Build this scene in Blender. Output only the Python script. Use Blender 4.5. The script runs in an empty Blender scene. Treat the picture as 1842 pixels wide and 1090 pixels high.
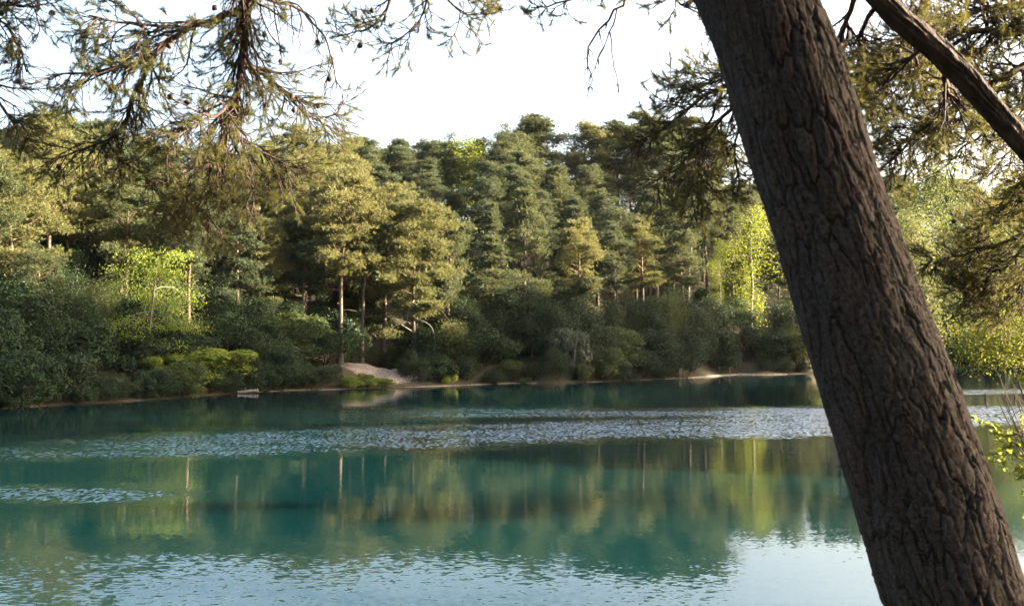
import bpy, math, random
import numpy as np

# ------------------------------------------------------------------ camera, world, sun, exposure
scene = bpy.context.scene
COL = scene.collection
CAM_H = 3.5
F_PX, IMG_W, IMG_H, HORIZON = 1790.0, 1842.0, 1090.0, 610.0
PITCH = math.atan((HORIZON - IMG_H / 2) / F_PX)

cam_data = bpy.data.cameras.new('camera')
cam_data.sensor_width = 36.0
cam_data.lens = 36.0 * F_PX / IMG_W
cam_data.clip_start = 0.05
cam_data.clip_end = 3000
cam_data.dof.use_dof = True
cam_data.dof.focus_distance = 60.0
cam_data.dof.aperture_fstop = 6.3
cam = bpy.data.objects.new('camera', cam_data)
COL.objects.link(cam)
cam.location = (0, 0, CAM_H)
cam.rotation_euler = (math.pi / 2 + PITCH, 0, 0)
scene.camera = cam

SUN_AZ = math.radians(84)      # clockwise from the view direction (+Y) towards +X
SUN_EL = math.radians(16.5)
world = bpy.data.worlds.new('World')
scene.world = world
world.use_nodes = True
wn, wl = world.node_tree.nodes, world.node_tree.links
for n in list(wn):
    wn.remove(n)
w_out = wn.new('ShaderNodeOutputWorld')
w_bg = wn.new('ShaderNodeBackground')
w_sky = wn.new('ShaderNodeTexSky')
w_sky.sky_type = 'NISHITA'
w_sky.sun_disc = False
w_sky.sun_elevation = SUN_EL
w_sky.sun_rotation = SUN_AZ
w_sky.altitude = 20
w_sky.air_density = 1.0
w_sky.dust_density = 9.0
w_sky.ozone_density = 1.0
w_bg.inputs['Strength'].default_value = 0.08
wl.new(w_sky.outputs[0], w_bg.inputs['Color'])
wl.new(w_bg.outputs[0], w_out.inputs['Surface'])

sun_data = bpy.data.lights.new('sun', 'SUN')
sun_data.energy = 5.0
sun_data.angle = math.radians(0.53)
sun_data.color = (1.0, 0.84, 0.62)
sun = bpy.data.objects.new('sun', sun_data)
COL.objects.link(sun)
sun_dir = np.array([math.sin(SUN_AZ) * math.cos(SUN_EL), math.cos(SUN_AZ) * math.cos(SUN_EL), math.sin(SUN_EL)])
sun.rotation_euler = (math.pi / 2 - SUN_EL, 0, math.pi - SUN_AZ)

scene.view_settings.view_transform = 'Standard'
scene.view_settings.look = 'None'
scene.view_settings.gamma = 1.0
scene.view_settings.exposure = 3.85
scene.view_settings.use_curve_mapping = False
scene.cycles.use_denoising = True
scene.cycles.denoiser = 'OPENIMAGEDENOISE'
scene.cycles.denoising_input_passes = 'RGB_ALBEDO_NORMAL'
scene.cycles.max_bounces = 6
scene.cycles.diffuse_bounces = 3
scene.cycles.glossy_bounces = 2
scene.cycles.transmission_bounces = 2
scene.cycles.transparent_max_bounces = 4
scene.cycles.sample_clamp_indirect = 6.0
scene.cycles.caustics_reflective = False
scene.cycles.caustics_refractive = False

rng = np.random.default_rng(11)
random.seed(11)


def at(px, py, y):
    """World point on the plane Y=y seen at photo pixel (px,py)."""
    cx, cy = (px - IMG_W / 2) / F_PX, (IMG_H / 2 - py) / F_PX
    dy = math.cos(PITCH) - cy * math.sin(PITCH)
    dz = math.sin(PITCH) + cy * math.cos(PITCH)
    k = y / dy
    return np.array([cx * k, y, CAM_H + dz * k])


# ------------------------------------------------------------------ mesh helpers
def norm(v):
    v = np.asarray(v, float)
    return v / np.maximum(np.linalg.norm(v, axis=-1, keepdims=True), 1e-9)


def make_mesh(name, verts, faces, mat=None, tint=None, smooth=False):
    """faces: (n,3) or (n,4) int array, or list of such arrays."""
    if not isinstance(faces, list):
        faces = [faces]
    faces = [np.asarray(f, np.int32) for f in faces if len(f)]
    me = bpy.data.meshes.new(name)
    verts = np.asarray(verts, np.float32)
    me.vertices.add(len(verts))
    me.vertices.foreach_set('co', verts.ravel())
    loops = np.concatenate([f.ravel() for f in faces])
    tot = np.concatenate([np.full(len(f), f.shape[1], np.int32) for f in faces])
    start = np.concatenate([[0], np.cumsum(tot)[:-1]]).astype(np.int32)
    me.loops.add(len(loops))
    me.loops.foreach_set('vertex_index', loops)
    me.polygons.add(len(tot))
    me.polygons.foreach_set('loop_start', start)
    me.polygons.foreach_set('loop_total', tot)
    me.polygons.foreach_set('use_smooth', np.full(len(tot), smooth, bool))
    if tint is not None:
        a = me.attributes.new('tint', 'FLOAT', 'POINT')
        a.data.foreach_set('value', np.asarray(tint, np.float32))
    me.update(calc_edges=True)
    me.validate()
    if mat:
        me.materials.append(mat)
    return me


def link(name, mesh, parent=None, loc=None, kind=None):
    o = bpy.data.objects.new(name, mesh)
    COL.objects.link(o)
    if parent is not None:
        o.parent = parent
    if loc is not None:
        o.location = loc
    if kind:
        o['kind'] = kind
    return o


def empty(name, loc, rz=0.0, scale=(1, 1, 1)):
    o = bpy.data.objects.new(name, None)
    COL.objects.link(o)
    o.empty_display_size = 0.2
    o.location = loc
    o.rotation_euler = (0, 0, rz)
    o.scale = scale
    return o


def tag(o, label, cat, group=None):
    o['label'] = label
    o['category'] = cat
    if group:
        o['group'] = group
    return o


class Buf:
    """Collects vertices and faces of one mesh."""
    def __init__(self):
        self.v, self.t, self.q, self.tint, self.n = [], [], [], [], 0

    def add(self, v, tri=None, quad=None, tint=None):
        v = np.asarray(v, float).reshape(-1, 3)
        if tri is not None and len(tri):
            self.t.append(np.asarray(tri, np.int64) + self.n)
        if quad is not None and len(quad):
            self.q.append(np.asarray(quad, np.int64) + self.n)
        self.v.append(v)
        self.tint.append(np.full(len(v), 0.5) if tint is None else np.broadcast_to(np.asarray(tint, float), (len(v),)))
        self.n += len(v)

    def mesh(self, name, mat, smooth=False):
        f = []
        if self.t:
            f.append(np.concatenate(self.t))
        if self.q:
            f.append(np.concatenate(self.q))
        return make_mesh(name, np.concatenate(self.v), f, mat, np.concatenate(self.tint), smooth)


def tube(buf, pts, radii, sides=6, tint=None, cap=True):
    pts = np.asarray(pts, float)
    n = len(pts)
    radii = np.broadcast_to(np.asarray(radii, float), (n,))
    tan = norm(np.gradient(pts, axis=0))
    ref = np.array([0.0, 0.0, 1.0]) if abs(tan[0, 2]) < 0.8 else np.array([1.0, 0.0, 0.0])
    u = norm(np.cross(tan[0], ref))
    ang = np.arange(sides) / sides * 2 * math.pi
    ca, sa = np.cos(ang)[:, None], np.sin(ang)[:, None]
    vs = []
    for i in range(n):
        u = norm(u - tan[i] * np.dot(u, tan[i]))
        w = np.cross(tan[i], u)
        vs.append(pts[i] + radii[i] * (ca * u + sa * w))
    v = np.concatenate(vs)
    i = np.arange(n - 1)[:, None] * sides
    j = np.arange(sides)[None, :]
    k = (j + 1) % sides
    q = np.stack([i + j, i + k, i + sides + k, i + sides + j], -1).reshape(-1, 4)
    tri = None
    if cap:
        v = np.concatenate([v, pts[-1:]])
        e = (n - 1) * sides
        tri = np.stack([e + np.arange(sides), e + (np.arange(sides) + 1) % sides, np.full(sides, n * sides)], -1)
    buf.add(v, tri, q, tint)


def catmull(pts, step):
    pts = np.asarray(pts, float)
    p = np.concatenate([[2 * pts[0] - pts[1]], pts, [2 * pts[-1] - pts[-2]]])
    out = []
    for i in range(1, len(p) - 2):
        m = max(2, int(np.linalg.norm(p[i + 1] - p[i]) / step))
        t = np.linspace(0, 1, m, endpoint=False)[:, None]
        out.append(0.5 * (2 * p[i] + (p[i + 1] - p[i - 1]) * t + (2 * p[i - 1] - 5 * p[i] + 4 * p[i + 1] - p[i + 2]) * t ** 2
                          + (3 * p[i] - p[i - 1] - 3 * p[i + 1] + p[i + 2]) * t ** 3))
    out.append(pts[-1:])
    return np.concatenate(out)


def randdir(n, r):
    return norm(r.normal(size=(n, 3)))


def add_needles(buf, P, D, length, width, k, spread, r, along=0.0):
    """k thin triangles for each tuft at P with axis D."""
    n = len(P)
    L = (length * r.uniform(0.7, 1.25, (n, k, 1)))
    d = norm(D[:, None, :] + spread * r.normal(size=(n, k, 3)))
    base = P[:, None, :] + D[:, None, :] * (along * r.uniform(0, 1, (n, k, 1)))
    side = norm(np.cross(d, r.normal(size=(n, k, 3)))) * width * 0.5
    v = np.stack([base - side, base + side, base + d * L], 2).reshape(-1, 3)
    tri = np.arange(n * k * 3).reshape(-1, 3)
    tint = np.repeat(r.uniform(0, 1, n), k * 3)
    buf.add(v, tri, None, tint)


def add_leaves(buf, P, N, size, r, aspect=0.55, droop=0.0, tint_j=None):
    """Folded rhombic leaves at P facing roughly N."""
    n = len(P)
    N = norm(N + 0.55 * r.normal(size=(n, 3)))
    a = norm(np.cross(N, r.normal(size=(n, 3))))
    if droop:
        a = norm(a + np.array([0, 0, -droop]))
        N = norm(N - a * np.sum(N * a, 1, keepdims=True))
    b = np.cross(N, a)
    s = size * r.uniform(0.65, 1.3, (n, 1))
    fold = 0.12
    p0 = P - a * s * 0.5
    p1 = P + b * s * aspect * 0.5 + N * s * fold
    p2 = P + a * s * 0.5
    p3 = P - b * s * aspect * 0.5 + N * s * fold
    v = np.stack([p0, p1, p2, p3], 1).reshape(-1, 3)
    i = np.arange(n)[:, None] * 4
    tri = np.concatenate([i + np.array([[0, 1, 2]]), i + np.array([[0, 2, 3]])], 0)
    t = np.repeat(r.uniform(0, 1, n) if tint_j is None else tint_j, 4)
    buf.add(v, tri, None, t)


def vnoise2(x, y, seed=0):
    """Smooth value noise in 0..1."""
    xi, yi = np.floor(x).astype(np.int64), np.floor(y).astype(np.int64)
    xf, yf = x - xi, y - yi
    u, v = xf * xf * (3 - 2 * xf), yf * yf * (3 - 2 * yf)

    def h(a, b):
        n = (a * 374761393 + b * 668265263 + seed * 1442695041) & 0xFFFFFFFF
        n = ((n ^ (n >> 13)) * 1274126177) & 0xFFFFFFFF
        return ((n ^ (n >> 16)) & 0xFFFF) / 65535.0
    return (h(xi, yi) * (1 - u) + h(xi + 1, yi) * u) * (1 - v) + (h(xi, yi + 1) * (1 - u) + h(xi + 1, yi + 1) * u) * v


def fbm(x, y, seed=0, o=4):
    s, a, t = 0.0, 0.5, 0.0
    for k in range(o):
        s = s + a * vnoise2(x * 2 ** k, y * 2 ** k, seed + k)
        t += a
        a *= 0.5
    return s / t


def sstep(a, b, x):
    t = np.clip((x - a) / (b - a), 0, 1)
    return t * t * (3 - 2 * t)


# ------------------------------------------------------------------ materials
def new_mat(name):
    m = bpy.data.materials.new(name)
    m.use_nodes = True
    nt = m.node_tree
    for n in list(nt.nodes):
        nt.nodes.remove(n)
    out = nt.nodes.new('ShaderNodeOutputMaterial')
    return m, nt, out


def N(nt, kind, **inp):
    n = nt.nodes.new(kind)
    for k, v in inp.items():
        if k in n.inputs:
            n.inputs[k].default_value = v
        else:
            setattr(n, k, v)
    return n


def mixrgb(nt, fac, a, b):
    m = nt.nodes.new('ShaderNodeMix')
    m.data_type = 'RGBA'
    for sock, val in ((m.inputs[0], fac), (m.inputs[6], a), (m.inputs[7], b)):
        if isinstance(val, bpy.types.NodeSocket):
            nt.links.new(val, sock)
        elif isinstance(val, (tuple, list)):
            sock.default_value = (*val, 1.0) if len(val) == 3 else val
        else:
            sock.default_value = val
    return m.outputs[2]


def math_node(nt, op, a, b=None, c=None, clamp=False):
    m = nt.nodes.new('ShaderNodeMath')
    m.operation = op
    m.use_clamp = clamp
    for i, v in enumerate((a, b, c)):
        if v is None:
            continue
        if isinstance(v, bpy.types.NodeSocket):
            nt.links.new(v, m.inputs[i])
        else:
            m.inputs[i].default_value = v
    return m.outputs[0]


def map_range(nt, val, a, b, c=0.0, d=1.0, smooth=True):
    m = nt.nodes.new('ShaderNodeMapRange')
    m.interpolation_type = 'SMOOTHSTEP' if smooth else 'LINEAR'
    nt.links.new(val, m.inputs[0])
    for i, v in enumerate((a, b, c, d)):
        m.inputs[i + 1].default_value = v
    return m.outputs[0]


def foliage_mat(name, c_dark, c_light, c_alt, translucent=0.35, trans_col=None, gloss=0.25, rough=0.55):
    m, nt, out = new_mat(name)
    at_ = N(nt, 'ShaderNodeAttribute', attribute_name='tint')
    oi = N(nt, 'ShaderNodeObjectInfo')
    c = mixrgb(nt, at_.outputs['Fac'], c_dark, c_light)
    f = math_node(nt, 'MULTIPLY', oi.outputs['Random'], 0.75)
    c = mixrgb(nt, f, c, c_alt)
    bs = N(nt, 'ShaderNodeBsdfPrincipled', Roughness=rough)
    bs.inputs['Specular IOR Level'].default_value = gloss
    nt.links.new(c, bs.inputs['Base Color'])
    tr = N(nt, 'ShaderNodeBsdfTranslucent')
    if trans_col:
        tc = mixrgb(nt, 0.6, c, trans_col)
        nt.links.new(tc, tr.inputs['Color'])
    else:
        nt.links.new(c, tr.inputs['Color'])
    mx = N(nt, 'ShaderNodeMixShader')
    mx.inputs[0].default_value = translucent
    nt.links.new(bs.outputs[0], mx.inputs[1])
    nt.links.new(tr.outputs[0], mx.inputs[2])
    nt.links.new(mx.outputs[0], out.inputs['Surface'])
    return m


M = {}
M['needle_far'] = foliage_mat('pine_needles_distant', (0.026, 0.044, 0.021), (0.09, 0.102, 0.042), (0.032, 0.057, 0.038), 0.35, (0.11, 0.11, 0.035), 0.15)
M['needle_sunlit'] = foliage_mat('pine_needles_sunlit', (0.057, 0.064, 0.025), (0.155, 0.146, 0.057), (0.083, 0.098, 0.04), 0.4, (0.18, 0.172, 0.05), 0.15)  # paler golden copy of the pine needles: sunlight put into the colour
M['needle_near'] = foliage_mat('pine_needles_close', (0.027, 0.038, 0.015), (0.105, 0.096, 0.028), (0.045, 0.055, 0.022), 0.45, (0.16, 0.14, 0.028), 0.2)
M['leaf_lime'] = foliage_mat('young_leaves_lime', (0.066, 0.108, 0.018), (0.165, 0.2, 0.03), (0.095, 0.14, 0.024), 0.5, (0.27, 0.28, 0.028), 0.15)
M['leaf_mid'] = foliage_mat('leaves_mid_green', (0.024, 0.042, 0.014), (0.07, 0.088, 0.028), (0.038, 0.058, 0.018), 0.42, (0.13, 0.155, 0.03), 0.15)
M['leaf_rhodo'] = foliage_mat('rhododendron_leaves', (0.007, 0.018, 0.007), (0.022, 0.04, 0.013), (0.011, 0.026, 0.010), 0.18, (0.05, 0.075, 0.015), 0.14, 0.5)
M['leaf_highlit'] = foliage_mat('highlit_glossy_leaves', (0.04, 0.052, 0.03), (0.12, 0.12, 0.075), (0.065, 0.08, 0.042), 0.25, (0.14, 0.15, 0.07), 0.2, 0.5)  # bright leaf highlights put into the colour, paler than the other bushes
M['leaf_oak'] = foliage_mat('young_oak_leaves', (0.05, 0.068, 0.011), (0.12, 0.135, 0.02), (0.075, 0.095, 0.014), 0.5, (0.2, 0.2, 0.018), 0.15)
M['leaf_mid_sunlit'] = foliage_mat('mid_leaves_sunlit', (0.045, 0.06, 0.022), (0.11, 0.12, 0.045), (0.07, 0.085, 0.03), 0.4, (0.18, 0.19, 0.05), 0.15)  # brighter copy of the mid green leaves, with sunlight in the colour


def bark_mat(name, low, high, z0, z1, bump=0.4):
    """Bark that turns from low colour to high colour up the stem, as a Scots pine's does."""
    m, nt, out = new_mat(name)
    tc = N(nt, 'ShaderNodeTexCoord')
    sep = N(nt, 'ShaderNodeSeparateXYZ')
    nt.links.new(tc.outputs['Object'], sep.inputs[0])
    mp = N(nt, 'ShaderNodeMapping')
    mp.inputs['Scale'].default_value = (6, 6, 1.2)
    nt.links.new(tc.outputs['Object'], mp.inputs[0])
    no = N(nt, 'ShaderNodeTexNoise', Scale=2.0, Detail=5.0, Roughness=0.6)
    nt.links.new(mp.outputs[0], no.inputs['Vector'])
    f = map_range(nt, sep.outputs[2], z0, z1)
    c = mixrgb(nt, f, low, high)
    k = map_range(nt, no.outputs['Fac'], 0.3, 0.7, 0.45, 1.35)
    vm = nt.nodes.new('ShaderNodeVectorMath')
    vm.operation = 'SCALE'
    nt.links.new(c, vm.inputs[0])
    nt.links.new(k, vm.inputs['Scale'])
    bs = N(nt, 'ShaderNodeBsdfPrincipled', Roughness=0.9)
    bs.inputs['Specular IOR Level'].default_value = 0.15
    nt.links.new(vm.outputs[0], bs.inputs['Base Color'])
    bp = N(nt, 'ShaderNodeBump', Strength=bump, Distance=0.05)
    nt.links.new(no.outputs['Fac'], bp.inputs['Height'])
    nt.links.new(bp.outputs[0], bs.inputs['Normal'])
    nt.links.new(bs.outputs[0], out.inputs['Surface'])
    return m


M['bark_pine_far'] = bark_mat('pine_bark_distant', (0.075, 0.06, 0.05), (0.115, 0.078, 0.052), 2.5, 7.5)
M['bark_grey'] = bark_mat('grey_bark', (0.12, 0.11, 0.095), (0.15, 0.13, 0.1), 1, 6)
M['bark_birch'] = bark_mat('birch_bark', (0.12, 0.11, 0.095), (0.14, 0.13, 0.11), 1, 6)
M['twig'] = bark_mat('twig_bark', (0.06, 0.042, 0.034), (0.08, 0.05, 0.038), 3, 7, 0.2)
M['twig_near'] = bark_mat('bough_bark', (0.045, 0.031, 0.025), (0.055, 0.036, 0.027), 3, 7, 0.3)


def near_bark_mat():
    m, nt, out = new_mat('fissured_pine_bark')
    at_ = N(nt, 'ShaderNodeAttribute', attribute_name='tint')
    tc = N(nt, 'ShaderNodeTexCoord')
    n1 = N(nt, 'ShaderNodeTexNoise', Scale=3.0, Detail=4.0)
    n2 = N(nt, 'ShaderNodeTexNoise', Scale=60.0, Detail=8.0, Roughness=0.75)
    for n in (n1, n2):
        nt.links.new(tc.outputs['Object'], n.inputs['Vector'])
    c = mixrgb(nt, at_.outputs['Fac'], (0.030, 0.0275, 0.0265), (0.055, 0.041, 0.0365))
    f = map_range(nt, n1.outputs['Fac'], 0.42, 0.68)
    c = mixrgb(nt, math_node(nt, 'MULTIPLY', f, 0.5), c, (0.046, 0.043, 0.04))
    k = map_range(nt, n2.outputs['Fac'], 0.32, 0.7, 0.45, 1.4)
    vm = nt.nodes.new('ShaderNodeVectorMath')
    vm.operation = 'SCALE'
    nt.links.new(c, vm.inputs[0])
    nt.links.new(k, vm.inputs['Scale'])
    bs = N(nt, 'ShaderNodeBsdfPrincipled', Roughness=0.92)
    bs.inputs['Specular IOR Level'].default_value = 0.12
    nt.links.new(vm.outputs[0], bs.inputs['Base Color'])
    bp = N(nt, 'ShaderNodeBump', Strength=0.8, Distance=0.008)
    nt.links.new(n2.outputs['Fac'], bp.inputs['Height'])
    nt.links.new(bp.outputs[0], bs.inputs['Normal'])
    nt.links.new(bs.outputs[0], out.inputs['Surface'])
    return m


M['bark_near'] = near_bark_mat()
M['bark_limb'] = bark_mat('scaly_brown_limb_bark', (0.034, 0.024, 0.02), (0.038, 0.026, 0.021), 2, 6, 0.9)


def ground_mat():
    m, nt, out = new_mat('woodland_ground')
    geo = N(nt, 'ShaderNodeNewGeometry')
    at_ = N(nt, 'ShaderNodeAttribute', attribute_name='tint')     # 1 where the sand lies bare
    n1 = N(nt, 'ShaderNodeTexNoise', Scale=0.7, Detail=6.0, Roughness=0.65)
    n2 = N(nt, 'ShaderNodeTexNoise', Scale=6.0, Detail=5.0, Roughness=0.7)
    for n in (n1, n2):
        nt.links.new(geo.outputs['Position'], n.inputs['Vector'])
    litter = mixrgb(nt, map_range(nt, n1.outputs['Fac'], 0.35, 0.65), (0.03, 0.022, 0.015), (0.03, 0.038, 0.014))
    litter = mixrgb(nt, map_range(nt, n2.outputs['Fac'], 0.4, 0.75, 0, 0.7), litter, (0.06, 0.04, 0.025))
    sand = mixrgb(nt, map_range(nt, n2.outputs['Fac'], 0.3, 0.7), (0.13, 0.098, 0.078), (0.23, 0.19, 0.155))
    f = math_node(nt, 'ADD', at_.outputs['Fac'], map_range(nt, n2.outputs['Fac'], 0.2, 0.8, -0.25, 0.25))
    c = mixrgb(nt, map_range(nt, f, 0.35, 0.65), litter, sand)
    bs = N(nt, 'ShaderNodeBsdfPrincipled', Roughness=0.95)
    bs.inputs['Specular IOR Level'].default_value = 0.1
    nt.links.new(c, bs.inputs['Base Color'])
    bp = N(nt, 'ShaderNodeBump', Strength=0.7, Distance=0.08)
    nt.links.new(n2.outputs['Fac'], bp.inputs['Height'])
    nt.links.new(bp.outputs[0], bs.inputs['Normal'])
    nt.links.new(bs.outputs[0], out.inputs['Surface'])
    return m


M['ground'] = ground_mat()


def water_mat():
    m, nt, out = new_mat('turquoise_water')
    geo = N(nt, 'ShaderNodeNewGeometry')
    sep = N(nt, 'ShaderNodeSeparateXYZ')
    nt.links.new(geo.outputs['Position'], sep.inputs[0])
    X, Y = sep.outputs[0], sep.outputs[1]

    def noise(scale, sx, sy, detail=3.0, rough=0.55):
        mp = N(nt, 'ShaderNodeMapping')
        mp.inputs['Scale'].default_value = (sx, sy, 1)
        nt.links.new(geo.outputs['Position'], mp.inputs[0])
        n = N(nt, 'ShaderNodeTexNoise', Scale=scale, Detail=detail, Roughness=rough)
        nt.links.new(mp.outputs[0], n.inputs['Vector'])
        return n
    # wind lanes: where gusts touch the lake (smooth distance to lane centre lines, broken up by noise)
    warp = noise(0.16, 0.35, 1.0, 4.0).outputs['Fac']
    warp2 = noise(0.9, 0.3, 1.0, 3.0).outputs['Fac']
    wv = math_node(nt, 'ADD', math_node(nt, 'MULTIPLY', math_node(nt, 'SUBTRACT', warp, 0.5), 5.0),
                   math_node(nt, 'MULTIPLY', math_node(nt, 'SUBTRACT', warp2, 0.5), 2.2))

    def lane(a, b, half, soft, x0, x1, xs):
        # lane centred on y = a + b*x, between x0 and x1
        c = math_node(nt, 'ADD', math_node(nt, 'MULTIPLY', X, b), a)
        d = math_node(nt, 'ABSOLUTE', math_node(nt, 'ADD', math_node(nt, 'SUBTRACT', Y, c), wv))
        f = map_range(nt, d, half - soft, half + soft, 1, 0)
        xw = math_node(nt, 'ADD', X, math_node(nt, 'MULTIPLY', wv, 0.8))
        g = math_node(nt, 'MULTIPLY', map_range(nt, xw, x0 - xs, x0 + xs), map_range(nt, xw, x1 - xs, x1 + xs, 1, 0))
        return math_node(nt, 'MULTIPLY', f, g)
    L = [lane(37.6, 0.36, 4.4, 2.4, -16.5, 60, 4.0),
         lane(47.5, 0.05, 3.1, 2.2, -7.0, 60, 6.0),
         lane(21.5, -0.12, 1.3, 1.1, -16, -8.2, 1.8),
         lane(60.0, 0.2, 3.0, 1.5, 24.0, 70, 4.0)]
    lanes = L[0]
    for k in L[1:]:
        lanes = math_node(nt, 'MAXIMUM', lanes, k)
    gust = map_range(nt, noise(0.5, 0.5, 1.0, 4.0, 0.65).outputs['Fac'], 0.30, 0.55, 0.45, 1.0)
    lanes = math_node(nt, 'MULTIPLY', lanes, gust)
    # nearer than this the breeze ruffles the whole surface in patches
    near = map_range(nt, math_node(nt, 'ADD', Y, math_node(nt, 'MULTIPLY', wv, 0.9)), 13.0, 19.5, 1, 0)
    patch = map_range(nt, noise(0.35, 0.5, 1.0, 3.0).outputs['Fac'], 0.42, 0.62)
    leftw = map_range(nt, X, -1.0, 5.0, 1.0, 0.25)
    near = math_node(nt, 'MULTIPLY', math_node(nt, 'MULTIPLY', near, leftw), math_node(nt, 'ADD', math_node(nt, 'MULTIPLY', patch, 0.5), 0.5))

    def slope(n, amp):
        s = nt.nodes.new('ShaderNodeVectorMath')
        s.operation = 'SUBTRACT'
        nt.links.new(n.outputs['Color'], s.inputs[0])
        s.inputs[1].default_value = (0.5, 0.5, 0.5)
        t = nt.nodes.new('ShaderNodeVectorMath')
        t.operation = 'SCALE'
        nt.links.new(s.outputs[0], t.inputs[0])
        if isinstance(amp, float):
            t.inputs['Scale'].default_value = amp
        else:
            nt.links.new(amp, t.inputs['Scale'])
        return t.outputs[0]

    def vadd(a, b):
        s = nt.nodes.new('ShaderNodeVectorMath')
        s.operation = 'ADD'
        nt.links.new(a, s.inputs[0])
        nt.links.new(b, s.inputs[1])
        return s.outputs[0]
    calm = slope(noise(2.2, 0.35, 1.0, 2.0), 0.016)
    calm2 = slope(noise(28.0, 0.6, 1.0, 2.0), 0.05)
    rip = slope(noise(5.0, 2.2, 1.0, 3.0, 0.62), math_node(nt, 'MULTIPLY', lanes, 1.4))
    nearrip = slope(noise(12.0, 0.6, 1.0, 3.0, 0.6), math_node(nt, 'MULTIPLY', near, 0.4))
    tot = vadd(vadd(calm, calm2), vadd(rip, nearrip))
    bias = nt.nodes.new('ShaderNodeCombineXYZ')     # ruffled water's normals tilted towards the camera so it mirrors more bright sky
    nt.links.new(math_node(nt, 'ADD', math_node(nt, 'MULTIPLY', lanes, -0.10), math_node(nt, 'MULTIPLY', near, -0.065)), bias.inputs[1])
    tot = vadd(tot, bias.outputs[0])
    fl = nt.nodes.new('ShaderNodeVectorMath')
    fl.operation = 'MULTIPLY'
    nt.links.new(tot, fl.inputs[0])
    fl.inputs[1].default_value = (0.55, 1, 0)
    up = nt.nodes.new('ShaderNodeVectorMath')
    up.operation = 'ADD'
    nt.links.new(fl.outputs[0], up.inputs[0])
    up.inputs[1].default_value = (0, 0, 1)
    nn = nt.nodes.new('ShaderNodeVectorMath')
    nn.operation = 'NORMALIZE'
    nt.links.new(up.outputs[0], nn.inputs[0])
    depth = noise(0.05, 1, 1, 2.0).outputs['Fac']
    c = mixrgb(nt, map_range(nt, depth, 0.35, 0.65), (0.0010, 0.0115, 0.0125), (0.0014, 0.0135, 0.0135))
    bs = N(nt, 'ShaderNodeBsdfPrincipled', Roughness=0.02, IOR=1.45)
    bs.inputs['Specular IOR Level'].default_value = 0.5
    nt.links.new(c, bs.inputs['Base Color'])
    nt.links.new(nn.outputs[0], bs.inputs['Normal'])
    nt.links.new(bs.outputs[0], out.inputs['Surface'])
    return m


M['water'] = water_mat()


def plain_mat(name, col, rough=0.8, var=0.3, scale=8.0):
    m, nt, out = new_mat(name)
    tc = N(nt, 'ShaderNodeTexCoord')
    no = N(nt, 'ShaderNodeTexNoise', Scale=scale, Detail=5.0)
    nt.links.new(tc.outputs['Object'], no.inputs['Vector'])
    dark = tuple(c * (1 - var) for c in col)
    lite = tuple(min(1, c * (1 + var)) for c in col)
    c = mixrgb(nt, map_range(nt, no.outputs['Fac'], 0.3, 0.7), dark, lite)
    bs = N(nt, 'ShaderNodeBsdfPrincipled', Roughness=rough)
    bs.inputs['Specular IOR Level'].default_value = 0.25
    nt.links.new(c, bs.inputs['Base Color'])
    nt.links.new(bs.outputs[0], out.inputs['Surface'])
    return m


M['dead_wood'] = plain_mat('bleached_dead_wood', (0.17, 0.15, 0.13))
M['stone'] = plain_mat('grey_brown_stone', (0.1, 0.085, 0.07))
M['cone'] = plain_mat('pine_cone_scales', (0.035, 0.025, 0.02))
M['plank'] = plain_mat('weathered_plank', (0.3, 0.22, 0.18))

# ------------------------------------------------------------------ terrain and water
SHORE_PX = [(-160, 752), (0, 735), (100, 729), (230, 722), (330, 715), (430, 707), (530, 702), (620, 700), (700, 697), (780, 695),
            (860, 692), (930, 689), (1000, 690), (1140, 684), (1260, 679), (1330, 674), (1400, 674), (1470, 671), (1600, 666), (1720, 661), (1842, 660)]
shore = []
for px, py in SHORE_PX:
    D = 3.5 * F_PX / (py - HORIZON)
    shore.append(((px - 921) / F_PX * D, D))
LAKE = np.array(shore + [(72, 122), (74, 112), (60, 96), (46, 78), (34, 60), (26, 45), (19, 32), (13.2, 20), (9.5, 13.2), (6.5, 9.6),
                         (3, 8.4), (0, 8.2), (-4, 8.0), (-9, 7.0), (-16, 6.0), (-26, 6), (-38, 10), (-44, 20), (-42, 32), (-36, 40)])


def lake_dist(x, y):
    """Distance outside the lake's edge (negative on the water)."""
    x, y = np.asarray(x, float), np.asarray(y, float)
    best = np.full(x.shape, 1e9)
    inside = np.zeros(x.shape, bool)
    n = len(LAKE)
    for i in range(n):
        ax, ay = LAKE[i]
        bx, by = LAKE[(i + 1) % n]
        ex, ey = bx - ax, by - ay
        t = np.clip(((x - ax) * ex + (y - ay) * ey) / (ex * ex + ey * ey), 0, 1)
        best = np.minimum(best, (x - ax - t * ex) ** 2 + (y - ay - t * ey) ** 2)
        cond = (ay > y) != (by > y)
        xi = ax + (y - ay) / (ey if abs(ey) > 1e-9 else 1e-9) * ex
        inside ^= cond & (x < xi)
    d = np.sqrt(best)
    return np.where(inside, -d, d)


CAP_B = (np.array([-600, 0, 300, 480, 560, 640, 780, 960, 1250, 1500, 1700, 1842, 2600]) - 921) / F_PX
CAP_H = np.array([6, 6.5, 7.5, 8.5, 10.5, 13.5, 21, 29, 36, 33, 21, 15, 14])
CLEAR = np.array([(-11.0, 74.6), (-9.4, 75.0), (-7.8, 76.4)])     # the sandy clearing


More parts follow.
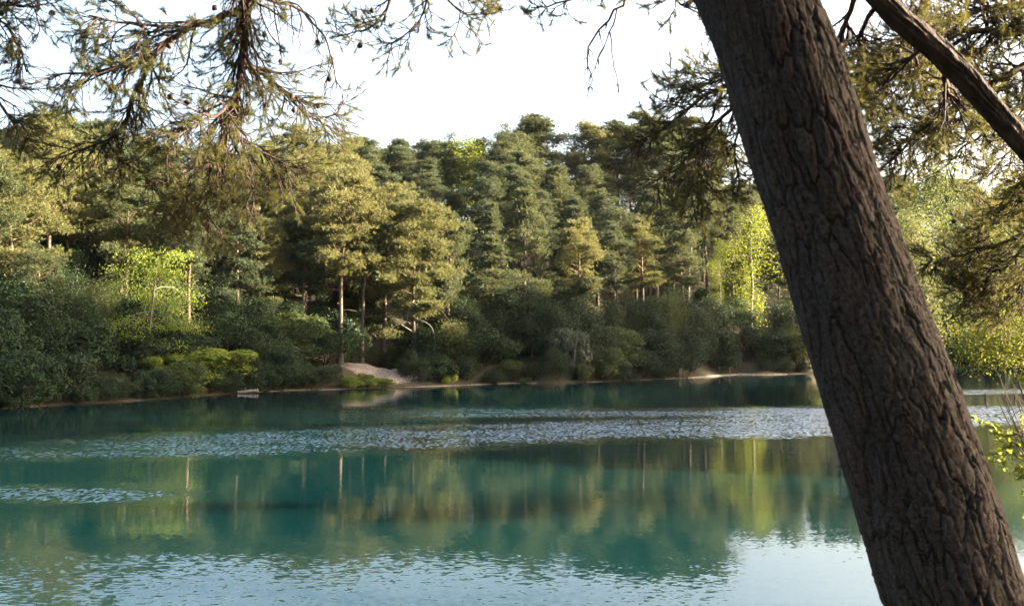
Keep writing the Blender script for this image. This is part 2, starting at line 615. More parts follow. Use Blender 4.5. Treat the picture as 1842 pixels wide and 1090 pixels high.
def ground(x, y):
    x, y = np.asarray(x, float), np.asarray(y, float)
    d = lake_dist(x, y)
    w = fbm(x * 0.25 + 40, y * 0.25 + 17, 3) - 0.5
    beach = np.where(d < 0, np.maximum(d, -8) * 0.35, np.minimum(d, 0.9) * 0.13)
    bank = sstep(0.6, 3.2, d + w * 1.2) * (1.15 + w * 0.5)
    b = x / np.maximum(y, 8)
    cap = np.interp(b, CAP_B, CAP_H)
    cap = np.where(y < 16, 1.0, cap * sstep(14, 45, y) + 1.0)
    raw = np.maximum(d - 3.5 - 6.0 * np.exp(-((x + 9.2) / 4.0) ** 2) * sstep(60, 70, y), 0) * 0.62
    hill = cap * (1 - np.exp(-(raw / np.maximum(cap, 0.3)) ** 1.35)) ** 0.85
    hill = np.where(d > 0, hill, 0) + np.where(d > 3, w * 1.3, 0)
    hill = hill + 6.5 * sstep(1.5, 9, d) * sstep(24, 34, x - 0.2 * np.abs(y - 66)) * sstep(22, 40, y) * sstep(125, 100, y) * (x / np.maximum(y, 1) > 0.5)  # extra rise added on the unseen right-hand shore to shade the far shore
    near = sstep(16, 9, y) * (d > 0)
    z = beach + bank + hill * (1 - near) + near * sstep(0, 4.0, d) * 0.45
    return z


def gz(x, y):
    return float(ground(np.array([x]), np.array([y]))[0])


def build_ground():
    xs = np.concatenate([np.linspace(-300, -110, 8), np.arange(-100, 130, 0.8), np.linspace(140, 300, 8)])
    ys = np.concatenate([np.linspace(-120, -20, 8), np.arange(-12, 45, 1.0), np.arange(45, 132, 0.55), np.arange(132, 190, 2.0), np.linspace(200, 400, 10)])
    gx, gy = np.meshgrid(xs, ys)
    z = ground(gx, gy)
    far = sstep(150, 400, np.hypot(gx, gy))
    z = z * (1 - far) + far * 12
    z = np.where(lake_dist(gx, gy) < -0.01, np.minimum(z, -0.05), z)
    d = lake_dist(gx, gy)
    sand = np.clip(sstep(0.55, 0.15, d) * (d > -2), 0, 1) * (0.3 + 0.5 * sstep(0.4, 0.6, fbm(gx * 0.22, gy * 0.22, 21)))
    sand = np.maximum(sand, sstep(1.0, 0.4, d) * (d > -2) * 0.8 * np.exp(-((gx - 20) / 6.5) ** 2) * (gy > 80))
    cl = np.zeros_like(gx)
    for cx, cy in CLEAR:
        cl = np.maximum(cl, sstep(2.4, 1.2, np.hypot((gx - cx) / 1.15, gy - cy)))
    sand = np.maximum(sand, cl * 0.66)
    z = z + cl * (fbm(gx * 0.8 + 3, gy * 0.8 + 8, 51, 3) - 0.5) * 0.9 * (d > 0.3)
    v = np.stack([gx, gy, z], -1).reshape(-1, 3)
    ny, nx = gx.shape
    i = np.arange(ny - 1)[:, None] * nx + np.arange(nx - 1)[None, :]
    q = np.stack([i, i + 1, i + nx + 1, i + nx], -1).reshape(-1, 4)
    o = link('ground', make_mesh('ground', v, q, M['ground'], sand.ravel(), True), kind='structure')
    return o


build_ground()
wv_ = np.array([(-60, 2, 0), (95, 2, 0), (95, 140, 0), (-60, 140, 0)], float)
link('water', make_mesh('water', wv_, np.array([[0, 1, 2, 3]]), M['water']), kind='structure')


# ------------------------------------------------------------------ tree prototypes
def pine_proto(seed, H=12.0, base=0.45, rad=2.6, nb=32, trunk_r=0.17, shape='round', tufts=38, mat='needle_far', lean=0.0, sub=5, bare=6, pad=1.0):
    r = np.random.default_rng(seed)
    wood, twigs, crown = Buf(), Buf(), Buf()
    t = np.linspace(0, 1, 14)
    wob = np.cumsum(r.normal(size=(14, 2)) * 0.07, 0) * t[:, None]
    tr = np.stack([wob[:, 0] + lean * t ** 1.6 * H, wob[:, 1], t * H * 0.97], -1)
    tr[0, 2] = -0.4
    flare = 1 + 0.5 * np.exp(-t * 14)
    tube(wood, tr, trunk_r * flare * (1 - 0.86 * t ** 1.1) + 0.012, 9)

    def tpos(h):
        return np.array([np.interp(h, t, tr[:, k]) for k in range(3)])
    P, Dv = [], []
    ga = r.uniform(0, 6.28)
    for i in range(nb):
        h = base + (0.985 - base) * (i + r.uniform(-0.4, 0.4)) / nb
        h = min(max(h, base * 0.95), 0.985)
        u = min(1.0, max(0.0, (h - base) / (1 - base)))
        if shape == 'round':
            prof = math.sqrt(max(0.03, 1 - (max(0, u - 0.25) / 0.78) ** 2)) * (0.55 + 0.45 * min(1, u / 0.25))
        elif shape == 'flat':
            prof = (0.45 + 0.55 * min(1, u / 0.45)) * (1 if u < 0.75 else math.sqrt(max(0.05, 1 - ((u - 0.75) / 0.27) ** 2)))
        elif shape == 'cone':
            prof = 1.05 * (1 - u) ** 0.75 + 0.12
        else:
            prof = r.uniform(0.35, 1.0) * math.sqrt(max(0.05, 1 - max(0.0, u) ** 2.5))
        ga += 2.4 + r.normal() * 0.5
        L = rad * prof * r.uniform(0.6, 1.12)
        el = math.radians(-12 + 55 * u + r.normal() * 10)
        d = np.array([math.cos(ga) * math.cos(el), math.sin(ga) * math.cos(el), math.sin(el)])
        p = tpos(h)
        pts = [p]
        for k in range(5):
            d = norm(d + np.array([0, 0, 0.09]) + r.normal(size=3) * 0.12)
            p = p + d * L / 5
            pts.append(p)
        pts = np.array(pts)
        br = (0.018 + 0.035 * (L / 2.6) * (1 - 0.5 * u)) * trunk_r / 0.17
        tube(twigs, pts, np.linspace(br, 0.008, 6), 4, cap=False)
        ends = [(pts[-1], d)]
        for k in range(sub):
            s = r.uniform(1.6, 4.9)
            a = int(s)
            q = pts[a] + (pts[a + 1] - pts[a]) * (s - a)
            dd = norm(pts[a + 1] - pts[a])
            sd = norm(dd * 0.7 + r.normal(size=3) * np.array([0.75, 0.75, 0.35]) + np.array([0, 0, 0.12]))
            l2 = L * r.uniform(0.22, 0.42)
            q2 = q + sd * l2 + np.array([0, 0, 0.1 * l2])
            tube(twigs, np.array([q, (q + q2) / 2 + r.normal(size=3) * 0.03, q2]), [0.012, 0.009, 0.005], 3, cap=False)
            ends.append((q2, sd))
        for q, dd in ends:
            n = int(tufts * r.uniform(0.5, 1.35))
            e = r.normal(size=(n, 3)) * np.array([0.34, 0.34, 0.13]) * pad * r.uniform(0.75, 1.25) * (0.75 + 0.25 * prof)
            pp = q + e - dd * 0.12 + np.array([0, 0, 0.06])
            P.append(pp)
            Dv.append(norm(e * np.array([1.1, 1.1, 0.5]) + np.array([0, 0, 0.30]) + dd * 0.25))
    # leader tufts
    P.append(tr[-1] + r.normal(size=(25, 3)) * np.array([0.18, 0.18, 0.25]))
    Dv.append(norm(r.normal(size=(25, 3)) * 0.6 + np.array([0, 0, 1.0])))
    for i in range(bare):        # dead snags on the bare stem
        h = r.uniform(0.2, base)
        a = r.uniform(0, 6.28)
        p = tpos(h)
        l = r.uniform(0.3, 1.1)
        d = np.array([math.cos(a), math.sin(a), r.uniform(-0.4, 0.3)])
        tube(twigs, np.array([p, p + d * l * 0.5 + r.normal(size=3) * 0.04, p + d * l - np.array([0, 0, 0.12 * l])]), [0.025, 0.015, 0.006], 4)
    add_needles(crown, np.concatenate(P), np.concatenate(Dv), 0.23, 0.048, 7, 0.55, r)
    return [('trunk', wood.mesh('pine_trunk', M['bark_pine_far'], True)), ('branchwork', twigs.mesh('pine_branchwork', M['bark_pine_far'], True)),
            ('crown', crown.mesh('pine_crown', M[mat]))]


def leafy_proto(seed, H=8.0, base=0.2, rad=2.6, nb=26, leaf=0.13, per=150, mat='leaf_lime', bark='bark_grey', weep=0.0, layered=False, trunk_r=0.1, stems=1, spread=0.42):
    r = np.random.default_rng(seed)
    wood, twigs, crown = Buf(), Buf(), Buf()
    P, Nn = [], []
    for st in range(stems):
        t = np.linspace(0, 1, 10)
        off = r.normal(size=2) * (0.25 if stems > 1 else 0)
        out = r.normal(size=2) * (0.18 if stems > 1 else 0.03) * H
        tr = np.stack([off[0] + out[0] * t ** 1.3 + np.cumsum(r.normal(size=10)) * 0.05, off[1] + out[1] * t ** 1.3 + np.cumsum(r.normal(size=10)) * 0.05, t * H * 0.95], -1)
        tr[0, 2] = -0.4
        tube(wood, tr, trunk_r * (1 - 0.88 * t) + 0.008, 7)
        for i in range(nb):
            h = base + (0.98 - base) * (i + 0.5) / nb
            u = min(1.0, max(0.0, (h - base) / (1 - base)))
            prof = math.sqrt(max(0.04, 1 - ((u - 0.4) / 0.62) ** 2))
            a = r.uniform(0, 6.28)
            L = rad * prof * r.uniform(0.55, 1.1)
            el = math.radians((5 if layered else 25) + 35 * u * (0.4 if layered else 1) + r.normal() * 10)
            d = np.array([math.cos(a) * math.cos(el), math.sin(a) * math.cos(el), math.sin(el)])
            p = np.array([np.interp(h, t, tr[:, k]) for k in range(3)])
            pts = [p]
            for k in range(6):
                d = norm(d + r.normal(size=3) * 0.13 - np.array([0, 0, weep * (0.12 + 0.1 * k)]))
                p = p + d * L / 6
                pts.append(p)
            pts = np.array(pts)
            tube(twigs, pts, np.linspace(0.03 * trunk_r / 0.1, 0.006, 7), 4, cap=False)
            for k in range(2, 7):
                n = int(per / 5 * r.uniform(0.5, 1.5))
                sc = np.array([1, 1, 0.3 if layered else 0.75]) * spread
                e = r.normal(size=(n, 3)) * sc
                pp = pts[k] + e
                if weep:
                    e2 = np.abs(r.normal(size=n)) * 0.9 * weep
                    pp[:, 2] -= e2
                P.append(pp)
                Nn.append(norm(e + np.array([0, 0, 0.5])))
    add_leaves(crown, np.concatenate(P), np.concatenate(Nn), leaf, r)
    return [('trunk', wood.mesh('leafy_trunk', M[bark], True)), ('branchwork', twigs.mesh('leafy_branchwork', M[bark], True)), ('crown', crown.mesh('leafy_crown', M[mat]))]


def bush_proto(seed, W=3.6, H=2.6, n=9000, leaf=0.16, mat='leaf_rhodo', lobes=16, aspect=0.4, droop=0.5):
    r = np.random.default_rng(seed)
    stems, crown = Buf(), Buf()
    P, Nn = [], []
    cs = []
    for i in range(lobes):
        a, q = r.uniform(0, 6.28), math.sqrt(r.uniform(0, 1))
        z = H * r.uniform(0.15, 0.92) * (1 - 0.5 * q * q)
        c = np.array([math.cos(a) * q * W * 0.36, math.sin(a) * q * W * 0.36, z])
        rad = np.array([W, W, H * 1.1]) * r.uniform(0.08, 0.24)
        cs.append(c)
        m = n // lobes
        d = randdir(m, r)
        d[:, 2] = np.abs(d[:, 2]) * np.where(r.uniform(size=m) < 0.75, 1, -1)
        k = r.uniform(0.72, 1.06, (m, 1)) * (1 + 0.18 * np.sin(d[:, :1] * 7 + i) * np.cos(d[:, 1:2] * 6))
        P.append(c + d * rad * k)
        Nn.append(d + np.array([0, 0, 0.35]))
        b = np.array([c[0] * 0.25, c[1] * 0.25, -0.25])
        tube(stems, np.array([b, b * 0.4 + c * 0.6 + r.normal(size=3) * 0.1 - np.array([0, 0, 0.2]), c]), [0.04, 0.025, 0.01], 5)
    P = np.concatenate(P)
    keep = P[:, 2] > 0.02
    add_leaves(crown, P[keep], np.concatenate(Nn)[keep], leaf, r, aspect, droop)
    return [('stem', stems.mesh('bush_stems', M['twig'], True)), ('foliage', crown.mesh('bush_foliage', M[mat]))]


PROTO = {
    'round': pine_proto(1, 12.0, 0.50, 2.5, 30, shape='round'),
    'flat': pine_proto(2, 12.0, 0.55, 2.9, 30, shape='flat'),
    'cone': pine_proto(3, 11.0, 0.30, 2.2, 40, shape='cone', tufts=32, sub=4),
    'tall': pine_proto(4, 13.0, 0.62, 2.2, 26, shape='round', bare=12),
    'ragged': pine_proto(5, 12.5, 0.42, 2.7, 32, shape='ragged', lean=0.04),
    'sunlit_round': pine_proto(6, 12.0, 0.42, 2.7, 34, shape='round', mat='needle_sunlit', tufts=42),
    'sunlit_flat': pine_proto(7, 12.0, 0.5, 3.1, 32, shape='flat', mat='needle_sunlit', tufts=42),
    'lime_tree': leafy_proto(21, 8.0, 0.2, 2.3, 26, 0.15, 170, 'leaf_lime'),
    'birch': leafy_proto(22, 11.0, 0.22, 2.2, 24, 0.12, 230, 'leaf_lime', 'bark_birch', weep=1.1, spread=0.26),
    'beech': leafy_proto(23, 7.0, 0.15, 3.0, 30, 0.15, 190, 'leaf_lime', layered=True, spread=0.5),
    'broad': leafy_proto(24, 11.0, 0.2, 3.6, 40, 0.17, 230, 'leaf_mid', spread=0.6),
    'broad_sunlit': leafy_proto(25, 9.0, 0.15, 3.0, 34, 0.16, 220, 'leaf_mid_sunlit', spread=0.55),
    'holly': leafy_proto(26, 6.0, 0.06, 1.9, 34, 0.14, 240, 'leaf_rhodo', spread=0.5),
    'hazel': leafy_proto(27, 5.0, 0.08, 2.2, 14, 0.13, 200, 'leaf_mid', stems=3, spread=0.5, trunk_r=0.05),
    'rhodo_a': bush_proto(31),
    'rhodo_b': bush_proto(32, 4.4, 3.2, 11000),
    'rhodo_c': bush_proto(33, 3.0, 2.0, 7000),
    'highlit_bush': bush_proto(34, 2.4, 2.0, 5000, 0.15, 'leaf_highlit', 12, 0.45),
    'lime_bush': bush_proto(35, 2.6, 1.6, 7000, 0.11, 'leaf_lime', 14, 0.6, 0.1),
    'mid_bush': bush_proto(36, 3.4, 2.6, 9000, 0.12, 'leaf_mid', 16, 0.55, 0.2),
}
PROTO_H = {'round': 12, 'flat': 12, 'cone': 11, 'tall': 13, 'ragged': 12.5, 'sunlit_round': 12, 'sunlit_flat': 12, 'lime_tree': 8, 'birch': 11,
           'beech': 7, 'broad': 11, 'broad_sunlit': 9, 'holly': 6, 'hazel': 5, 'rhodo_a': 2.6, 'rhodo_b': 3.2, 'rhodo_c': 2.0, 'highlit_bush': 2.0, 'lime_bush': 1.6, 'mid_bush': 2.6}


def plant(kind, name, x, y, h, rz, wide=1.0, sink=0.0):
    s = h / PROTO_H[kind]
    root = empty(name, (x, y, gz(x, y) - sink), rz, (s * wide, s * wide, s))
    for pn, me in PROTO[kind]:
        link(pn, me, root, kind='stuff' if pn in ('branchwork', 'crown', 'foliage') else None)
    return root
# ------------------------------------------------------------------ the woods across the water
SH_PX = np.array([p[0] for p in SHORE_PX], float)
SH_D = np.array([3.5 * F_PX / (p[1] - HORIZON) for p in SHORE_PX])
HIDDEN = {(k, i) for k, l in (('b', [86, 87, 88, 89, 90, 91, 92, 93, 94, 95, 96, 97, 98, 99, 101, 108, 110, 111]), ('p', [0, 2, 4, 5, 6, 7, 11, 12, 20, 21, 22, 26, 27, 29, 30, 34, 37, 39, 40, 41, 44, 45, 46, 55, 56, 57, 59, 63, 65, 66, 69, 72, 75, 78, 79, 83, 84, 86, 87, 88, 93, 94, 95, 100, 101, 102, 103, 105, 107, 109, 110, 115, 116, 120, 121, 125, 129, 130, 131, 133, 137, 142, 143, 145, 149, 150, 153, 155, 156, 162, 164, 165, 169, 171, 173, 175, 177, 178, 179, 183, 191, 193, 194, 198, 200, 203, 204, 206, 209, 210, 215, 223, 227, 232, 233, 234, 235, 237, 239, 241, 242, 245, 247]), ('u', [3, 5, 6, 8, 12, 13, 15, 18, 19, 22, 29, 30, 32, 38, 47, 48, 52, 53, 57, 59, 65, 67, 68, 72, 73, 76, 77, 80, 84, 85, 86, 87])) for i in l}        # candidate spots whose plant nothing of the picture shows
ORD = ['first', 'second', 'third', 'fourth', 'fifth', 'sixth', 'seventh', 'eighth', 'ninth', 'tenth', 'eleventh', 'twelfth', 'thirteenth', 'fourteenth',
       'fifteenth', 'sixteenth', 'seventeenth', 'eighteenth', 'nineteenth', 'twentieth']


def ordinal(i):
    if i < 20:
        return ORD[i]
    return str(i + 1) + {1: 'st', 2: 'nd', 3: 'rd'}.get((i + 1) % 10, 'th')


def spot(px, back):
    D = float(np.interp(px, SH_PX, SH_D)) + back
    return (px - 921) / F_PX * D, D


TAKEN = []            # (x, y, radius)


def hero(kind, name, px, back, top_py, label, cat, group=None, wide=1.0, rz=None):
    x, y = spot(px, back)
    h = at(px, top_py, y)[2] - gz(x, y)
    o = plant(kind, name, x, y, h, random.uniform(0, 6.28) if rz is None else rz, wide)
    tag(o, label, cat, group)
    TAKEN.append((x, y, 1.6))
    return o


# the shore pine that stands alone above the sandy bank, with its own low boughs
def shore_pine():
    parts = pine_proto(51, 12.5, 0.36, 3.3, 40, 0.16, 'flat', 46, 'needle_sunlit', 0.0, 6, 3, 1.05)
    x, y = spot(745, 4.6)
    h = at(745, 386, y)[2] - gz(x, y)
    s = h / 12.5
    root = empty('pine_tree', (x, y, gz(x, y)), 0.4, (s, s, s))
    for pn, me in parts:
        link(pn, me, root, kind='stuff' if pn in ('branchwork', 'crown') else None)
    R = np.random.default_rng(5)
    inv = lambda px, py, dy: (lambda p: np.array([[math.cos(-0.4), -math.sin(-0.4), 0], [math.sin(-0.4), math.cos(-0.4), 0], [0, 0, 1]]) @ ((p - np.array([x, y, gz(x, y)])) / s))(at(px, py, y + dy))
    low = [[(744, 598, 0), (732, 590, -0.4), (718, 583, -0.7), (706, 590, -0.9), (700, 600, -1.0)],
           [(745, 575, 0), (762, 578, -0.4), (777, 590, -0.6), (783, 615, -0.7), (781, 635, -0.7), (786, 640, -0.7)],
           [(744, 540, 0), (735, 560, -0.5), (733, 575, -0.6), (738, 583, -0.6)],
           [(744, 530, 0), (720, 522, -0.4), (700, 520, -0.5)],
           [(746, 548, 0), (770, 545, -0.5), (795, 560, -0.8), (815, 590, -0.9)]]
    for k, pl in enumerate(low):
        b, nd = Buf(), Buf()
        pts = catmull([inv(*p) for p in pl], 0.15)
        tube(b, pts, np.linspace(0.055, 0.015, len(pts)), 5)
        bo = link('branch', b.mesh('low_branch', M['dead_wood'] if k < 3 else M['bark_pine_far'], True), root)
        if k in (0, 3, 4):
            P = pts[-1] + R.normal(size=(220, 3)) * np.array([0.5, 0.5, 0.3])
            add_needles(nd, P, norm(R.normal(size=P.shape) * 0.6 + np.array([0, 0, 0.5])), 0.22, 0.035, 6, 0.55, R)
            link('needles', nd.mesh('low_needles', M['needle_sunlit']), bo)
    tag(root, 'spreading pine with curled pale low branches on the sandy bank', 'tree', 'pines of the far shore')
    TAKEN.append((x, y, 3.0))


shore_pine()
G1 = 'pines of the far shore'
hero('sunlit_flat', 'pine_tree', 612, 5.2, 335, 'tall straight pine at the left end of the sandy clearing', 'tree', G1, 1.0)
hero('tall', 'pine_tree', 651, 6.2, 372, 'slim reddish pine between the straight pine and the spreading shore pine', 'tree', G1)
hero('sunlit_round', 'pine_tree', 690, 9.5, 342, 'sunlit olive pine rising just behind the spreading shore pine', 'tree', G1)
hero('tall', 'pine_tree', 338, 6.5, 372, 'pine with a pale grey bare stem beside the lime green beech', 'tree', G1, 1.1)
hero('sunlit_round', 'pine_tree', 472, 7.5, 398, 'short sunlit olive pine with a dome crown right of the lime beech', 'tree', G1, 0.95)
hero('sunlit_flat', 'pine_tree', 548, 9.5, 318, 'broad sunlit golden pine left of the sandy clearing', 'tree', G1, 1.15)
hero('sunlit_round', 'pine_tree', 410, 13, 295, 'tall sunlit golden pine behind the lime beech', 'tree', G1, 1.1)
hero('sunlit_round', 'pine_tree', 20, 8, 285, 'sunlit golden pine at the left edge with crown down to mid height', 'tree', G1, 1.1)
hero('flat', 'pine_tree', 75, 5, 470, 'small dark pine low at the left edge', 'tree', G1)
hero('round', 'pine_tree', 225, 9, 330, 'dusky pine left of the lime beech', 'tree', G1, 1.1)
hero('sunlit_flat', 'pine_tree', 120, 13, 300, 'sunlit olive flat topped pine near the left edge', 'tree', G1)
hero('beech', 'beech_tree', 262, 4.2, 440, 'lime green layered beech leaning over the left shore', 'tree', None, 0.95)
hero('lime_bush', 'beech_bush', 380, 2.4, 612, 'bright green leafy bush overhanging the water at left', 'bush', None, 1.7)
hero('lime_bush', 'beech_bush', 300, 2.8, 628, 'green leafy bush under the lime beech', 'bush', None, 1.3)
hero('lime_tree', 'lime_tree', 822, 38, 252, 'bright lime broadleaf tree high among the dark hillside pines', 'tree', None, 1.2)
hero('birch', 'birch_tree', 1352, 13, 352, 'yellow green weeping birch just left of the leaning trunk', 'tree', None, 1.35)
hero('birch', 'birch_tree', 1296, 17, 420, 'smaller lime birch left of the big weeping birch', 'tree', None, 1.1)
hero('highlit_bush', 'rhododendron_bush', 1016, 3.4, 560, 'pale sunlit glossy bush on the shaded central shore', 'bush', None, 0.8)
hero('tall', 'pine_tree', 1237, 16, 300, 'tall pale stemmed pine left of the birches', 'tree', 'pines of the hillside', 1.0)
hero('round', 'pine_tree', 905, 33, 268, 'dark pine right of the lime tree high on the slope', 'tree', 'pines of the hillside', 1.15)
hero('cone', 'pine_tree', 935, 40, 240, 'pointed pine on the ridge right of the lime tree', 'tree', 'pines of the hillside', 1.3)
hero('round', 'pine_tree', 962, 47, 214, 'tallest round headed pine on the ridge at picture centre', 'tree', 'pines of the hillside', 1.3)
hero('sunlit_round', 'pine_tree', 1062, 46, 232, 'pale sunlit olive pine on the ridge right of picture centre', 'tree', 'pines of the hillside', 1.25)
hero('round', 'pine_tree', 1112, 44, 226, 'rounded ridge pine below the bare hanging twigs', 'tree', 'pines of the hillside', 1.2)
hero('round', 'pine_tree', 1166, 44, 212, 'tall ridge pine left of the drooping dark bough', 'tree', 'pines of the hillside', 1.25)
hero('ragged', 'pine_tree', 1222, 42, 214, 'ragged ridge pine behind the drooping dark bough', 'tree', 'pines of the hillside', 1.25)
hero('broad', 'broadleaf_tree', 1695, 9, 300, 'tall green broadleaf tree just right of the leaning trunk', 'tree', None, 1.0)
hero('broad_sunlit', 'broadleaf_tree', 1650, 4, 390, 'pale sunlit broadleaf tree beside the leaning trunk edge', 'tree', None, 1.0)
hero('broad', 'broadleaf_tree', 1770, 5, 400, 'mid green broadleaf tree near the right edge across the lake', 'tree', None, 1.0)
hero('broad', 'broadleaf_tree', 1850, 9, 330, 'broadleaf tree at the right edge across the lake', 'tree', None, 1.1)
hero('mid_bush', 'leafy_bush', 1432, 2.5, 585, 'rounded olive bush at the far shore next to the trunk', 'bush', None, 1.2)
hero('mid_bush', 'leafy_bush', 1375, 4.0, 592, 'olive bush behind the pale sand spit', 'bush', None, 1.1)
hero('highlit_bush', 'rhododendron_bush', 600, 1.7, 645, 'pale sunlit glossy bush at the left foot of the sandy bank', 'bush', None, 1.0)
hero('highlit_bush', 'rhododendron_bush', 768, 1.6, 648, 'pale sunlit bush below the spreading pine', 'bush', None, 0.7)
hero('lime_bush', 'moss_hummock', 628, 0.7, 674, 'bright yellow green hummock at the waterline below the clearing', 'shrub', None, 1.6)
hero('lime_bush', 'moss_hummock', 660, 0.75, 668, 'middle yellow green hummock on the sandy bank foot', 'shrub', None, 0.9)
hero('lime_bush', 'moss_hummock', 690, 0.7, 678, 'flat yellow green hummock right of the middle one at the waterline', 'shrub', None, 2.2)
hero('lime_bush', 'moss_hummock', 812, 0.8, 654, 'yellow green shrub right of the spreading pine', 'shrub', None, 0.6)
hero('lime_bush', 'moss_hummock', 890, 0.45, 672, 'small lime shrub at the central waterline', 'shrub', None, 1.0)
hero('lime_bush', 'moss_hummock', 945, 0.35, 678, 'low lime tussock on the little spit', 'shrub', None, 1.7)

# shore bushes one after another along the water
R2 = np.random.default_rng(77)
shore_bushes = []
px = -40.0
while px < 1860:
    if not (605 < px < 735 or 1225 < px < 1370):
        kind = ['rhodo_a', 'rhodo_b', 'rhodo_c', 'rhodo_a', 'mid_bush'][int(R2.integers(0, 5))]
        D = float(np.interp(px, SH_PX, SH_D))
        big = 2.9 if px < 560 else (1.9 if px < 1000 else 2.6)
        shore_bushes.append((kind, px, R2.uniform(0.2, 1.2) if px < 560 else R2.uniform(0.4, 1.9), big * R2.uniform(0.45, 1.25)))
    px += R2.uniform(26, 52)
px = -60.0
while px < 1860:           # a taller rank behind them
    if not (600 < px < 740) :
        kind = ['rhodo_b', 'rhodo_a', 'mid_bush', 'rhodo_b'][int(R2.integers(0, 4))]
        shore_bushes.append((kind, px, R2.uniform(4.0, 6.5), R2.uniform(3.0, 4.6)))
    px += R2.uniform(38, 70)
px = -50.0
while px < 1860:           # small dark trees that fill the wood's edge
    if not (590 < px < 760 or 1300 < px < 1400 or 220 < px < 300):
        shore_bushes.append((['holly', 'hazel', 'holly'][int(R2.integers(0, 3))], px, R2.uniform(4.5, 11.0), R2.uniform(3.2, 5.8)))
    px += R2.uniform(24, 60)
shore_bushes.sort(key=lambda b: b[1])


def zone_of(px):
    return 'left wood' if px < 600 else 'central wood' if px < 1000 else 'hillside' if px < 1480 else 'far right wood'


cnt = {}
for i, (kind, px, back, h) in enumerate(shore_bushes):
    rz_, wd_ = R2.uniform(0, 6.28), R2.uniform(0.8, 1.45)
    if ('b', i) in HIDDEN:
        continue
    x, y = spot(px, back)
    o = plant(kind, 'holly_tree' if kind == 'holly' else 'hazel_tree' if kind == 'hazel' else 'leafy_bush' if kind == 'mid_bush' else 'rhododendron_bush', x, y, h, rz_, wd_)
    front = 'at the waterline' if back < 3 else 'behind the waterline'
    look = {'rhodo_a': 'dark glossy rounded', 'rhodo_b': 'tall dark glossy', 'rhodo_c': 'low dark glossy', 'mid_bush': 'duller green small leaved', 'holly': 'tall dark evergreen', 'hazel': 'tall many stemmed green'}[kind]
    key = (look, front, zone_of(px))
    cnt[key] = cnt.get(key, 0) + 1
    tag(o, f'{look} bush {front}, {key[2]}, {ordinal(cnt[key] - 1)} such from left', 'bush', 'bushes along the far shore')

# the pines of the wood: spots scattered over the slopes, none nearer than a crown's reach to the next
R3 = np.random.default_rng(303)
cands = []
tries = 0
while len(cands) < 250 and tries < 60000:
    tries += 1
    b = R3.uniform(-0.56, 0.56)
    px = 921 + b * F_PX
    Ds = float(np.interp(px, SH_PX, SH_D))
    back = R3.uniform(6, 62)
    D = Ds + back
    if R3.uniform() > D / 150:
        continue
    x, y = b * D, D
    if -13.5 < x < -5.0 and D < 80:
        continue
    if 900 < px < 1480 and back < 10:
        continue
    if (1285 < px < 1425 and back < 17) or (770 < px < 875 and 14 < back < 38) or (190 < px < 330 and back < 8):
        continue          # nothing hides the pale green trees
    sp = 3.0 if back < 25 else 3.9
    if any((x - q[0]) ** 2 + (y - q[1]) ** 2 < sp * sp for q in cands) or any((x - q[0]) ** 2 + (y - q[1]) ** 2 < (q[2] + 0.8) ** 2 for q in TAKEN):
        continue
    left = px < 700 and back < 32
    u = R3.uniform()
    if px > 1500 and back < 30:
        kind = 'broad' if u < 0.5 else 'round'
    elif left:
        kind = ['sunlit_round', 'sunlit_flat', 'round', 'ragged', 'tall'][min(4, int(u * 5))]
    else:
        kind = ['round', 'cone', 'ragged', 'cone', 'flat', 'tall', 'sunlit_round'][min(6, int(u * 6.6))]
    cands.append((x, y, kind, px, back, R3.uniform(9.8, 13.2), R3.uniform(0, 6.28), R3.uniform(0.85, 1.15)))
order = sorted(range(len(cands)), key=lambda i: cands[i][3])
cnt = {}
LOOK = {'round': 'round headed', 'cone': 'pointed', 'ragged': 'ragged', 'flat': 'flat topped', 'tall': 'bare stemmed', 'sunlit_round': 'sunlit golden domed', 'sunlit_flat': 'sunlit golden flat topped', 'broad': 'leafy'}
for i in order:
    if ('p', i) in HIDDEN and cands[i][4] < 36:      # the ridge keeps its rear ranks: the water mirrors them
        continue
    x, y, kind, px, back, h, rz, wd = cands[i]
    o = plant(kind, 'broadleaf_tree' if kind == 'broad' else 'pine_tree', x, y, h, rz, wd)
    rank = 'front ranks' if back < 16 else 'middle ranks' if back < 32 else 'upper slope' if back < 46 else 'skyline'
    key = (LOOK[kind], rank, zone_of(px))
    cnt[key] = cnt.get(key, 0) + 1
    tag(o, f'{LOOK[kind]} {"broadleaf" if kind == "broad" else "pine"} in the {rank}, {key[2]}, {ordinal(cnt[key] - 1)} such from left', 'tree', 'trees of the wooded slopes')

# undergrowth under the pines
R4 = np.random.default_rng(404)
und = []
for i in range(90):
    b = R4.uniform(-0.54, 0.54)
    px = 921 + b * F_PX
    D = float(np.interp(px, SH_PX, SH_D)) + R4.uniform(7, 30)
    x = b * D
    if -13.5 < x < -5.0 and D < 80:
        continue
    und.append((['rhodo_b', 'mid_bush', 'rhodo_a', 'mid_bush'][i % 4], x, D, px, R4.uniform(2.0, 4.0), R4.uniform(0, 6.28)))
und_order = sorted(range(len(und)), key=lambda i: und[i][3])
cnt = {}
for i in und_order:
    if ('u', i) in HIDDEN:
        continue
    kind, x, y, px, h, rz = und[i]
    o = plant(kind, 'leafy_bush' if kind == 'mid_bush' else 'rhododendron_bush', x, y, h, rz, 1.1)
    look = 'dull green' if kind == 'mid_bush' else 'dark glossy'
    key = (look, zone_of(px))
    cnt[key] = cnt.get(key, 0) + 1
    tag(o, f'{look} bush under the pines, {key[1]}, {ordinal(cnt[key] - 1)} such from left', 'bush', 'undergrowth of the wooded slopes')

